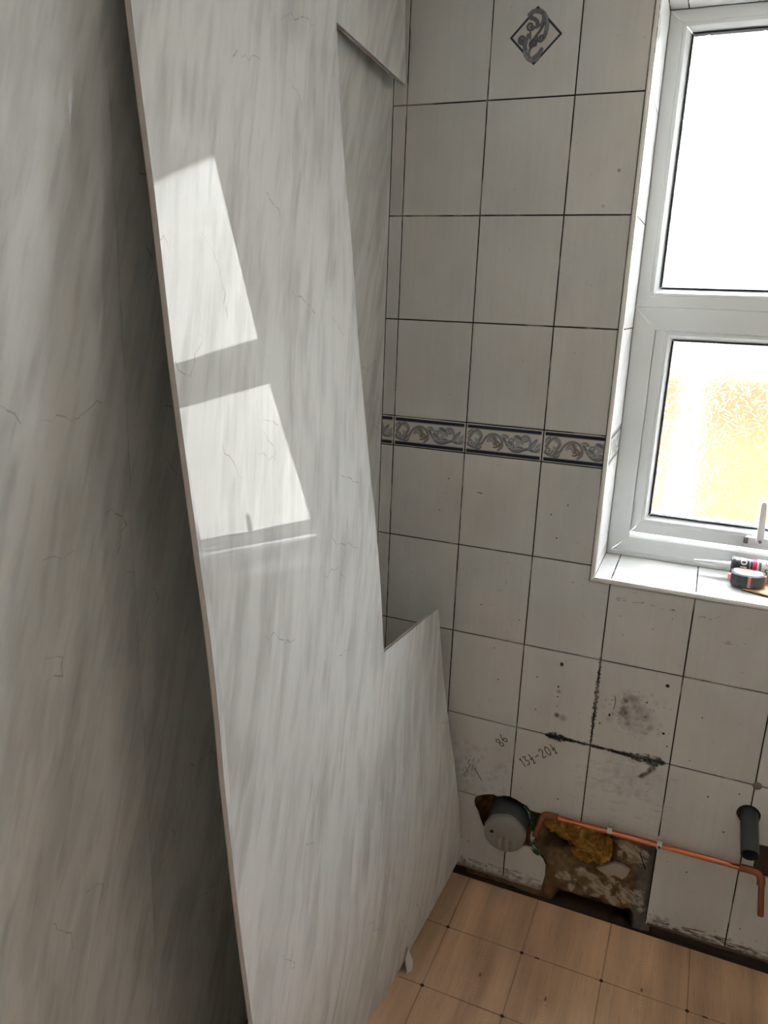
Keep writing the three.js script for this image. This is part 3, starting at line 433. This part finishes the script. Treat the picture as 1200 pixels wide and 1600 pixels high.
// ------------------------------------------------------------------ outside, seen through the obscure glass
{
  const gr = struct('ground', box(-14, 16, -2.95, -2.85, -20, -0.37), std({ name: 'paving', color: '#8f8b84', roughness: 1 }), 'grey paved yard outside, far below the window', 'ground');
  const h = thing('neighbouring_house', 'yellow brick outbuilding with a grey hipped roof close outside, blurred by the lower pane', 'house', [0.30, -2.85, -2.4]);
  const cream = std({ name: 'yellow_stock_brick', color: '#8d8064', roughness: 1 }), slate = std({ name: 'roof_slate', color: '#4a4c51', roughness: 0.9 });
  part(h, 'house_wall', box(0.0, 1.5, 0, 4.3, -1.5, 0), cream);
  const rf = new THREE.BufferGeometry(), e = 0.08, a = [-e, 4.3, e], b = [1.5 + e, 4.3, e], c = [1.5 + e, 4.3, -1.5 - e], d = [-e, 4.3, -1.5 - e], r0 = [0.75, 5.75, -0.75];
  rf.setAttribute('position', new THREE.Float32BufferAttribute([...a, ...b, ...r0, ...b, ...c, ...r0, ...c, ...d, ...r0, ...d, ...a, ...r0, ...a, ...c, ...b, ...a, ...d, ...c], 3)); rf.computeVertexNormals();
  part(h, 'roof', rf, slate);
  part(h, 'gutter', box(-e, 1.5 + e, 4.24, 4.315, e - 0.03, e + 0.05), M.upvc); part(h, 'downpipe', tubeBetween(V(0.44, 0, 0.04), V(0.44, 4.25, 0.04), 0.032), M.upvc);
  const w = thing('white_house', 'white rendered house farther off to the right outside, seen only as a glare', 'house', [4.2, -2.85, -9]);
  part(w, 'house_wall', box(0, 9, 0, 8.7, -6, 0), std({ name: 'white_render', color: '#c4c2bb', roughness: 1 }));
  const g2 = new THREE.BufferGeometry(), A = [-0.2, 8.7, 0.2], B = [9.2, 8.7, 0.2], Cc = [9.2, 8.7, -6.2], D = [-0.2, 8.7, -6.2], R0 = [-0.2, 10.9, -3], R1 = [9.2, 10.9, -3];
  g2.setAttribute('position', new THREE.Float32BufferAttribute([...A, ...B, ...R1, ...A, ...R1, ...R0, ...Cc, ...D, ...R0, ...Cc, ...R0, ...R1, ...B, ...Cc, ...R1, ...D, ...A, ...R0], 3)); g2.computeVertexNormals();
  part(w, 'roof', g2, slate);
}

// ------------------------------------------------------------------ the loose panel leaning against the left wall
{
  const A = [0.26979, 0.26768, 0.23469, 0.2057, 0.17393, 0.12429, 0.0805, 0.0435, 0.0275], S2 = [0.0, -0.56769, 0.21208, -0.01398, -0.34149, 0.1886, -0.02292, 0.35573, 0.0], TW = [-0.10642, 0.12779, -0.03889];
  const surf = (y, z) => { const i = clamp(Math.floor(y / 0.3), 0, 7), t = y - 0.3 * i, h = 0.3, m0 = S2[i], m1 = S2[i + 1], B = (A[i + 1] - A[i]) / h - h * (2 * m0 + m1) / 6; const b = TW[0] + TW[1] * y + TW[2] * y * y; return [A[i] + B * t + m0 * t * t / 2 + (m1 - m0) * t ** 3 / (6 * h) + b * (z - 0.5), B + m0 * t + (m1 - m0) * t * t / (2 * h) + (TW[1] + 2 * TW[2] * y) * (z - 0.5), b]; };
  const zR = [[0, 0.02], [0.114, 0.026], [0.3, 0.046], [0.495, 0.062], [0.88, 0.078], [1.5, 0.058], [2.175, 0.03], [2.4, 0.045]], zN = [[0, 0.432], [0.898, 0.432], [1.284, 0.428], [1.774, 0.392], [2.2, 0.390], [2.4, 0.390]], zL = [[0, 1.012], [0.443, 1.020], [0.94, 1.042], [1.275, 1.041], [1.578, 1.026], [1.815, 1.011], [2.04, 1.003], [2.4, 0.992]];
  const yB = (z) => Math.max(0.001, 0.085 * (1 - (z - 0.03) / 0.46)), yNB = (z) => 0.875 + 0.054 * z, yNT = (z) => 2.169 + 0.075 * z, yT = () => 2.40;
  const nA = 14, nB = 22, rowsOf = [34, 44, 8];
  function grid(back) {                                         // back: how far the outline is drawn back from the cut edges of the notch
    const V0 = [], nC = nA + nB, nR = rowsOf[0] + rowsOf[1] + rowsOf[2], cells = [];
    for (let j = 0; j <= nR; j++) for (let i = 0; i <= nC; i++) {
      let y = 1, z = 0.5;
      for (let it = 0; it < 5; it++) {
        const r = interp(zR, y), n = interp(zN, y) + back * 0.2, l = interp(zL, y); z = i <= nA ? lerp(r, n, i / nA) : lerp(n, l, (i - nA) / nB);
        const b = yB(z), nb = yNB(z) - back, nt = yNT(z) + back; y = j <= rowsOf[0] ? lerp(b, nb, j / rowsOf[0]) : j <= rowsOf[0] + rowsOf[1] ? lerp(nb, nt, (j - rowsOf[0]) / rowsOf[1]) : lerp(nt, yT(), (j - rowsOf[0] - rowsOf[1]) / rowsOf[2]);
      }
      V0.push([y, z]);
    }
    for (let j = 0; j < nR; j++) for (let i = 0; i < nC; i++) { if (i < nA && j >= rowsOf[0] && j < rowsOf[0] + rowsOf[1]) continue; const a = j * (nC + 1) + i; cells.push([a, a + 1, a + nC + 2, a + nC + 1]); }
    return { V0, cells };
  }
  function slab({ V0, cells }, o0, o1, edges = true) {
    const P = V0.map(([y, z]) => { const [x, gy, gz] = surf(y, z), l = Math.hypot(1, gy, gz); return { p: [x, y, z], n: [1 / l, -gy / l, -gz / l], uv: [1.03 - z, y / 2.4] }; });
    const pos = [], nor = [], uv = [], idx = [], at = (v, o) => v.p.map((c, k) => c + v.n[k] * o);
    const put = (v, o, n) => { pos.push(...at(v, o)); nor.push(...n); uv.push(...v.uv); return pos.length / 3 - 1; };
    const f = P.map((v) => put(v, o0, v.n)), b = P.map((v) => put(v, o1, v.n.map((c) => -c)));
    const count = new Map();
    for (const c of cells) { idx.push(f[c[0]], f[c[3]], f[c[2]], f[c[0]], f[c[2]], f[c[1]], b[c[0]], b[c[2]], b[c[3]], b[c[0]], b[c[1]], b[c[2]]); for (let k = 0; k < 4; k++) { const u = c[k], w = c[(k + 1) % 4], key = Math.min(u, w) + '_' + Math.max(u, w); count.set(key, count.has(key) ? null : [u, w]); } }
    if (edges) for (const e of count.values()) if (e) {
      const [u, w] = e, a0 = at(P[u], o0), a1 = at(P[w], o0), b0 = at(P[u], o1), n = new THREE.Vector3(a1[0] - a0[0], a1[1] - a0[1], a1[2] - a0[2]).cross(new THREE.Vector3(b0[0] - a0[0], b0[1] - a0[1], b0[2] - a0[2])).normalize().toArray();
      const i0 = put(P[u], o0, n), i1 = put(P[w], o0, n), i2 = put(P[w], o1, n), i3 = put(P[u], o1, n); idx.push(i0, i1, i2, i0, i2, i3);
    }
    const g = new THREE.BufferGeometry(); g.setAttribute('position', new THREE.Float32BufferAttribute(pos, 3)); g.setAttribute('normal', new THREE.Float32BufferAttribute(nor, 3)); g.setAttribute('uv', new THREE.Float32BufferAttribute(uv, 2)); g.setIndex(idx); return g;
  }
  const t = thing('marble_print_panel', 'tall glossy grey marble print panel with a window notch, leaning on the left wall', 'panel');
  const full = grid(0), inner = grid(0.006);
  part(t, 'front_skin', slab(full, 0, -0.0014), M.sheet);
  part(t, 'back_skin', slab(full, -0.0086, -0.0100), M.sheetBack);
  part(t, 'core', slab(inner, -0.0013, -0.0087), M.core, 'pinkish plastic core showing at the cut edges');
  const webs = [];
  for (const yl of [yNB, yNT]) for (let k = 0; k < 38; k++) {
    const z = lerp(0.082, 0.427, k / 37) - (yl === yNT ? 0.045 : 0), y = yl(z) + (yl === yNB ? -0.0035 : 0.0035), [x, gy, gz] = surf(y, z); if (z < 0.016) continue;
    const g = new THREE.BoxGeometry(0.0074, 0.0066, 0.0009); g.rotateZ(Math.atan(-gy) * -1); g.translate(x - 0.005, y, z); webs.push(g);
  }
  part(t, 'core_webs', merge(webs), M.core, 'thin ribs between the skins along the notch cuts');
  // torn scrap of skin at the foot
  const cz = 0.388, [cx] = surf(0.03, cz), pts = [], scrap = new THREE.BufferGeometry();
  const q = [[0, 0.052, -0.016], [0.008, 0.06, 0.002], [0.006, 0.034, 0.012], [0.02, 0.018, -0.008], [0.026, 0.008, 0.010], [0.016, 0.002, 0.022]].map(([x, y, z]) => [cx + x, y, cz + z]);
  for (const [a, b, c] of [[0, 1, 2], [0, 2, 3], [2, 4, 3], [2, 5, 4], [1, 4, 2], [3, 4, 5]]) pts.push(...q[a], ...q[b], ...q[c]);
  scrap.setAttribute('position', new THREE.Float32BufferAttribute(pts, 3)); scrap.computeVertexNormals();
  part(t, 'torn_edge', scrap, std({ name: 'torn_skin', color: '#cfc9c4', roughness: 0.6, side: THREE.DoubleSide }), 'torn scrap at the bottom edge');
}

// ------------------------------------------------------------------ ceiling lamp above the viewer's right: it throws the pipes' shadows down the tiles
{
  const L = [1.4, ROOM.y1, 0.75], t = thing('ceiling_light', 'round white ceiling lamp overhead, out of view', 'lamp', L);
  part(t, 'rose', new THREE.CylinderGeometry(0.05, 0.055, 0.02, 32).translate(0, -0.01, 0), M.upvc);
  part(t, 'globe', new THREE.SphereGeometry(0.065, 32, 20).translate(0, -0.083, 0), std({ name: 'lit_globe', color: '#ffffff', emissive: new THREE.Color(1, 0.82, 0.62), emissiveIntensity: 0.15, roughness: 0.4 }));
  const p = new THREE.PointLight(new THREE.Color(1, 0.92, 0.83), 0.03, 0, 2); p.position.set(0, -0.083, 0); p.castShadow = true; p.shadow.radius = 2.5; t.add(p);
}

// ------------------------------------------------------------------ pipes in the wall
{ // soil pipe with film over its mouth
  const C0 = V(0.4345, 0.2315, -0.09), C1 = V(0.4455, 0.2235, 0.052), R = 0.0575, L = C0.distanceTo(C1);
  const t = thing('soil_pipe', 'wide grey soil pipe stub coming out of the broken tiles, its mouth sealed with film', 'pipe');
  const grey = phys({ name: 'grey_pvc', color: '#5b5f62', roughness: 0.4 });
  part(t, 'barrel', alongLathe([[R - 0.004, 0], [R, 0], [R, L - 0.001], [R - 0.001, L], [R - 0.004, L], [R - 0.004, 0.02]], C0, C1, 48), grey);
  const n = 26, m = 56, pos = [], idx = [], q = new THREE.Quaternion().setFromUnitVectors(V(0, 0, 1), new THREE.Vector3().subVectors(C1, C0).normalize());
  for (let i = 0; i <= n; i++) for (let j = 0; j < m; j++) {
    const a = j / m * Math.PI * 2, down = smooth(0.2, 1, -Math.sin(a)), u = i / n, rim = 0.80;
    let r, z; if (u < rim) { r = R * 1.012 * u / rim; z = 0.004 + 0.007 * Math.cos(u / rim * 1.5) + 0.005 * (fbm(Math.cos(a) * u * 4 + 3, Math.sin(a) * u * 4, 3) - 0.5) + 0.0025 * down * Math.sin(Math.cos(a) * u * 22); }
    else { const k = (u - rim) / (1 - rim); r = R * (1.012 + 0.02 * k + 0.02 * vnoise(j * 0.9, i)); z = 0.004 * (1 - k) - k * (0.006 + 0.016 * down * (0.5 + vnoise(j * 0.8, 3)) + 0.006 * vnoise(j * 0.45, 7)); }
    const v = V(Math.cos(a) * r, Math.sin(a) * r, z).applyQuaternion(q).add(C1); pos.push(v.x, v.y, v.z);
    if (i < n) { const b = i * m + j, c = i * m + (j + 1) % m; idx.push(b, b + m, c + m, b, c + m, c); }
  }
  const g = new THREE.BufferGeometry(); g.setAttribute('position', new THREE.Float32BufferAttribute(pos, 3)); g.setIndex(idx); g.computeVertexNormals();
  part(t, 'film_cover', g, phys({ name: 'cloudy_film', color: '#b3b2ac', roughness: 0.38, transmission: 0.25, thickness: 0, side: THREE.DoubleSide }), 'cloudy plastic film stretched over the mouth');
  part(t, 'sticker', new THREE.CircleGeometry(0.0055, 14).applyQuaternion(q).translate(C1.x - 0.034, C1.y + 0.006, C1.z + 0.0135), std({ color: '#27402f', roughness: 0.6, side: THREE.DoubleSide }), 'dark green spot on the film');
}
{ // scrap of green and white plastic stuffed beside the pipe
  const [c] = canvas(128, 256, (x, y) => { const n = fbm(x / 16, y / 22, 3), g = smooth(0.46, 0.52, n); return [lerp(196, 24, g), lerp(204, 74, g), lerp(192, 44, g)]; });
  const path = [[0.490, 0.298, 0.010], [0.506, 0.284, 0.016], [0.517, 0.262, 0.024], [0.521, 0.240, 0.032], [0.522, 0.216, 0.036], [0.526, 0.200, 0.036], [0.536, 0.186, 0.030], [0.530, 0.170, 0.022]].map((p) => V(...p)), curve = new THREE.CatmullRomCurve3(path), n = 70, m = 10, pos = [], uv = [], idx = [];
  for (let i = 0; i <= n; i++) { const u = i / n, p = curve.getPoint(u), w = 0.0095 * (0.7 + 1.0 * smooth(0.55, 0.85, u)); for (let j = 0; j <= m; j++) { const a = j / m * Math.PI * 2, r = w * (0.55 + 0.9 * vnoise(i * 0.55, (j % m) * 1.3)); pos.push(p.x + Math.cos(a) * r, p.y + Math.sin(a) * r * 0.7, p.z + Math.sin(a + 1) * r * 0.7); uv.push(j / m * 0.5, u * 1.2); } }
  for (let i = 0; i < n; i++) for (let j = 0; j < m; j++) { const a = i * (m + 1) + j; idx.push(a, a + m + 1, a + 1, a + 1, a + m + 1, a + m + 2); }
  const g = new THREE.BufferGeometry(); g.setAttribute('position', new THREE.Float32BufferAttribute(pos, 3)); g.setAttribute('uv', new THREE.Float32BufferAttribute(uv, 2)); g.setIndex(idx); g.computeVertexNormals();
  const o = shadows(new THREE.Mesh(g, phys({ name: 'green_white_plastic', map: texture(c), roughness: 0.4, side: THREE.DoubleSide }))); o.name = 'plastic_bag_scrap'; o.userData = { label: 'crumpled green and white plastic scrap beside the wide grey pipe', category: 'plastic scrap' }; scene.add(o);
}
{ // mustard insulation stuffed into the cavity
  const lump = (x, y, z, a, b, c, s) => { const g = new THREE.IcosahedronGeometry(1, 20), p = g.attributes.position; for (let k = 0; k < p.count; k++) { const X = p.getX(k), Y = p.getY(k), W = p.getZ(k), d = 1 + 0.3 * (fbm(X * 2 + s, Y * 2 + W * 1.7, 4) - 0.5) * 2 - 0.22 * Math.abs(Math.sin(4 * fbm(X * 2.2 + s, Y * 2.2 + W * 2, 2) + 2 * X)) + 0.12 * (vnoise(X * 9 + s, Y * 9 + W * 7) - 0.5); p.setXYZ(k, x + X * a * d, y + Y * b * d, z + W * c * d); } g.computeVertexNormals(); return g; };
  const [c] = canvas(256, 256, (x, y) => { const n = fbm(x / 20, y / 20, 4), f = vnoise(x / 2, y / 2); return [lerp(120, 196, n) + f * 12, lerp(84, 146, n) + f * 10, lerp(34, 66, n) + f * 6]; });
  const o = shadows(new THREE.Mesh(merge([lump(0.568, 0.252, -0.026, 0.036, 0.030, 0.026, 1), lump(0.618, 0.245, -0.020, 0.046, 0.040, 0.032, 5), lump(0.672, 0.235, -0.010, 0.048, 0.046, 0.030, 9), lump(0.712, 0.222, -0.010, 0.030, 0.046, 0.026, 13), lump(0.662, 0.186, -0.014, 0.036, 0.026, 0.024, 17), lump(0.702, 0.188, -0.012, 0.020, 0.022, 0.02, 23)]), std({ name: 'mineral_wool', map: texture(c), roughness: 1 }))); o.name = 'insulation_wad'; o.userData = { label: 'mustard yellow wad of insulation stuffed in the wall below the copper pipe', category: 'insulation' }; scene.add(o);
}
{ // copper pipe run
  const [cc] = canvas(256, 64, (x, y) => { const n = fbm(x / 18, y / 9, 4), m = smooth(0.55, 0.75, fbm(x / 30 + 9, y / 14, 3)); return [lerp(214, 236, n) - m * 50, lerp(128, 158, n) - m * 50, lerp(96, 124, n) - m * 40]; });
  const copper = std({ name: 'copper', map: texture(cc), metalness: 1, roughness: 0.17 }), dull = std({ name: 'tarnished_copper', color: '#96604a', metalness: 0.9, roughness: 0.42 });
  const t = thing('copper_pipe', 'bare copper water pipe running along the foot of the tiled wall', 'pipe');
  const y = 0.3045, z = 0.0215, r = 0.0076;
  part(t, 'straight_run', tubeBetween(V(0.556, y - 0.004, z), V(1.068, y + 0.002, z), r, 24), copper);
  part(t, 'elbow', sweep([V(0.580, y - 0.0035, z), V(0.560, y - 0.004, z), V(0.548, y - 0.006, z + 0.003), V(0.543, y - 0.012, z + 0.010), V(0.540, y - 0.020, z + 0.018)], 0.0098, 24, 18), dull);
  part(t, 'open_stub', alongLathe([[0.0066, 0], [r, 0], [r, 0.05], [0.0064, 0.05], [0.0062, 0.005]], V(0.541, y - 0.016, z + 0.012), V(0.531, 0.248, 0.058), 22), dull);
  part(t, 'solder_ring', new THREE.TorusGeometry(0.0086, 0.0022, 8, 20).rotateY(Math.PI / 2).translate(0.582, y - 0.0035, z), dull);
  part(t, 'elbow', sweep([V(1.050, y + 0.0015, z), V(1.078, y + 0.002, z), V(1.092, y + 0.001, z + 0.002), V(1.100, y - 0.010, z + 0.006), V(1.1015, y - 0.026, z + 0.010)], 0.0098, 24, 18), dull);
  part(t, 'drop_pipe', alongLathe([[0.0066, 0], [r, 0], [r, 0.098], [0.0064, 0.098], [0.0062, 0.005]], V(1.101, y - 0.010, z + 0.008), V(1.112, 0.205, 0.040), 22), dull);
  part(t, 'solder_ring', new THREE.TorusGeometry(0.0086, 0.0022, 8, 20).rotateY(Math.PI / 2).translate(1.05, y + 0.0015, z), dull);
  const white = phys({ name: 'white_clip', color: '#d9d6cf', roughness: 0.4 });
  const clip = (x, yy, label, whole) => {
    const k = thing('pipe_clip', label, 'pipe clip', [x, yy, z], 'white clips on the copper pipe');
    const g = []; const n = 10; const s = new THREE.Shape(); s.absarc(0, 0, 0.0112, whole ? -1.9 : 0.2, whole ? 1.9 : 2.0, false); s.absarc(0, 0, 0.0082, whole ? 1.9 : 2.0, whole ? -1.9 : 0.2, true);
    const e = new THREE.ExtrudeGeometry(s, { depth: 0.013, bevelEnabled: false, curveSegments: n }); e.rotateY(-Math.PI / 2); e.translate(0.0065, 0, 0); part(k, 'clip_jaw', e, white);
    part(k, 'clip_base', box(-0.0065, 0.0065, whole ? -0.011 : 0.0, 0.013, -z + 0.0005, -0.0095), white);
    if (whole) part(k, 'screw', new THREE.CylinderGeometry(0.0034, 0.0034, 0.002, 12).rotateX(Math.PI / 2).translate(0, 0.002, 0.0118), std({ color: '#3f413f', metalness: 0.7, roughness: 0.5 }));
  };
  clip(0.853, y - 0.0005, 'white pipe clip with a screw, on the copper pipe right of the missing tile', true);
  clip(0.724, y - 0.002, 'small half hidden white clip behind the copper pipe, above the insulation', false);
}
{ // waste pipe
  const a = V(1.051, 0.455, -0.05), b = V(1.0555, 0.404, 0.100), L = a.distanceTo(b), R = 0.0213;
  const t = thing('waste_pipe', 'narrow dark grey waste pipe poking out of a round hole below the sill', 'pipe');
  part(t, 'barrel', alongLathe([[R - 0.0022, 0.002], [R, 0.002], [R, L], [R - 0.0022, L], [R - 0.0022, 0.002]], a, b, 36), phys({ name: 'dark_grey_pvc', color: '#43484b', roughness: 0.4 }));
}
{ // plugged hole where four tiles meet
  const o = shadows(new THREE.Mesh(alongLathe([[0, 0.0022], [0.0085, 0.0020], [0.0105, 0.0005], [0.011, -0.002]], V(1.056, 0.535, 0.0002), V(1.056, 0.535, 0.01), 20), std({ name: 'filler', color: '#8c857b', roughness: 0.9 })));
  o.name = 'wall_plug'; o.userData = { label: 'round grey filled hole at a tile joint above the narrow waste pipe', category: 'wall plug' }; scene.add(o);
}
{ // small white plastic clip lying at the wall foot
  const o = shadows(new THREE.Mesh(merge([box(-0.009, 0.009, 0, 0.0018, -0.0015, 0.0015), box(0.0075, 0.0093, 0, 0.0018, -0.001, 0.014)]), M.upvc)); o.position.set(0.438, 0.0001, 0.013); o.rotation.y = 0.3;
  o.name = 'plastic_offcut'; o.userData = { label: 'tiny bent white plastic offcut on the floor below the soil pipe', category: 'offcut' }; scene.add(o);
}

// ------------------------------------------------------------------ things on the sill
const SY = WIN.y0;
{ // wood offcut
  const [c] = canvas(128, 128, (x, y) => { const n = fbm(x / 40, y / 5, 3); return [lerp(196, 224, n), lerp(160, 190, n), lerp(118, 146, n)]; });
  const t = thing('wood_offcut', 'thin pale wood offcut lying on the sill under the tape measure', 'wood offcut', [0.953, SY, -0.086]); t.rotation.y = -0.38;
  const g = new RoundedBoxGeometry(0.17, 0.007, 0.085, 1, 0.0008); g.translate(0.085, 0.0037, -0.0425);
  part(t, 'board', g, std({ map: texture(c), roughness: 0.7 })); part(t, 'dark_edge', box(0.001, 0.169, 0.0008, 0.0034, -0.002, 0.0006), std({ color: '#2a221c', roughness: 0.8 }));
}
{ // tape measure lying flat
  const t = thing('tape_measure', 'dark grey and coral tape measure lying flat on the sill', 'tape measure', [0.9625, SY + 0.0075, -0.1215]);
  const outline = (r, s = 1) => { const sh = new THREE.Shape(); for (let k = 0; k <= 40; k++) { const a = k / 40 * Math.PI * 2; let x = Math.cos(a) * r, y = Math.sin(a) * r; x = clamp(x * 1.06, -0.0385 * s, 0.0405 * s); y = clamp(y, -0.0365 * s, 0.0325 * s); k ? sh.lineTo(x, y) : sh.moveTo(x, y); } return sh; };
  const ext = (sh, h, b, y0) => { const g = new THREE.ExtrudeGeometry(sh, { depth: h - 2 * b, bevelEnabled: true, bevelSize: b, bevelOffset: -b, bevelThickness: b, bevelSegments: 3 }); g.rotateX(-Math.PI / 2); g.translate(0, y0 + b, 0); return g; };
  const rubber = std({ name: 'dark_rubber', color: '#3c4046', roughness: 0.6 }), coral = std({ name: 'coral_plastic', color: '#d9837c', roughness: 0.5 }), grey = std({ name: 'grey_plastic', color: '#808085', roughness: 0.4 });
  part(t, 'case', ext(outline(0.0395), 0.031, 0.004, 0), rubber);
  const face = part(t, 'top_face', ext(outline(0.0335, 0.86), 0.004, 0.001, 0.0285), grey);
  for (const x of [-0.008, 0.004, 0.016]) part(face, 'coral_stripe', (() => { const g = box(-0.0036, 0.0036, 0.0322, 0.0330, -0.024, 0.024); g.rotateY(0.7); g.translate(x, 0, 0); return g; })(), coral);
  part(t, 'side_band', box(-0.0005, 0.0065, 0.002, 0.030, 0.0345, 0.0372), coral); part(t, 'side_band', box(0.0365, 0.0412, 0.002, 0.030, 0.006, 0.0155), coral);
  part(t, 'belt_tab', new RoundedBoxGeometry(0.008, 0.018, 0.016, 2, 0.002).translate(-0.0405, 0.014, 0.004), coral);
}
{ // adhesive cartridge with nozzle
  const [c, x] = canvas(768, 512); // u along the tube, v round it
  x.fillStyle = '#cfcfcd'; x.fillRect(0, 0, 768, 512); x.fillStyle = '#1d1f26'; x.fillRect(0, 0, 150, 512); x.fillStyle = '#c8235c'; x.fillRect(150, 0, 42, 512); x.fillRect(0, 330, 192, 40);
  x.fillStyle = '#4a7a5c'; x.fillRect(208, 150, 22, 130);
  x.save(); x.translate(66, 214); x.rotate(-Math.PI / 2); x.fillStyle = '#e8e8e6'; x.font = 'bold 78px sans-serif'; x.textAlign = 'center'; x.textBaseline = 'middle'; x.fillText('NO', 0, 8); x.restore(); x.fillStyle = '#8d8f94'; x.fillRect(122, 150, 14, 128);
  x.font = 'bold 60px sans-serif'; x.fillStyle = '#c8235c'; x.fillText('GR', 262, 190); x.fillStyle = '#1d1f26'; x.fillText('SO', 258, 262);
  const map = texture(c); const a = V(0.9225, SY + 0.0345, -0.1705), b = V(1.142, SY + 0.0345, -0.1705), R = 0.0265, t = thing('adhesive_cartridge', 'grip adhesive cartridge with a white nozzle lying on the sill behind the tape measure', 'cartridge');
  const g = new THREE.BufferGeometry(), ps = [], ns = [], us = [], ix = [], N = 48, th0 = 0.45;          // label: u along the tube, v round it, lettering towards the room
  for (let k = 0; k <= N; k++) for (const e of [0, 1]) { const v = k / N, th = th0 + (v - 0.58) * Math.PI * 2; ps.push(0.9325 + 0.2 * e, a.y + R * Math.sin(th), a.z + R * Math.cos(th)); ns.push(0, Math.sin(th), Math.cos(th)); us.push(e, v); }
  for (let k = 0; k < N; k++) { const q = 2 * k; ix.push(q, q + 1, q + 3, q, q + 3, q + 2); }
  g.setAttribute('position', new THREE.Float32BufferAttribute(ps, 3)); g.setAttribute('normal', new THREE.Float32BufferAttribute(ns, 3)); g.setAttribute('uv', new THREE.Float32BufferAttribute(us, 2)); g.setIndex(ix);
  part(t, 'tube', g, phys({ name: 'cartridge_label', map, roughness: 0.35 }));
  part(t, 'shoulder', alongLathe([[0.008, 0], [0.020, 0], [R * 0.99, 0.003], [R * 1.015, 0.006], [R * 1.015, 0.0105], [R * 0.99, 0.0108]], a, b, 40), std({ color: '#34373d', roughness: 0.45 }));
  part(t, 'base_disc', alongLathe([[0, 0.2], [R * 0.97, 0.2], [R * 0.97, 0.206], [0, 0.206]], a, b, 40), std({ color: '#d5d5d3', roughness: 0.5 }));
  part(t, 'nozzle', alongLathe([[0.0022, -0.089], [0.0036, -0.089], [0.0040, -0.08], [0.0105, -0.002], [0.0125, 0.0], [0.0125, 0.0012], [0, 0.0012]], a, b, 28), phys({ name: 'nozzle_plastic', color: '#e2e3e1', roughness: 0.35 }));
}

renderer.render(scene, camera);
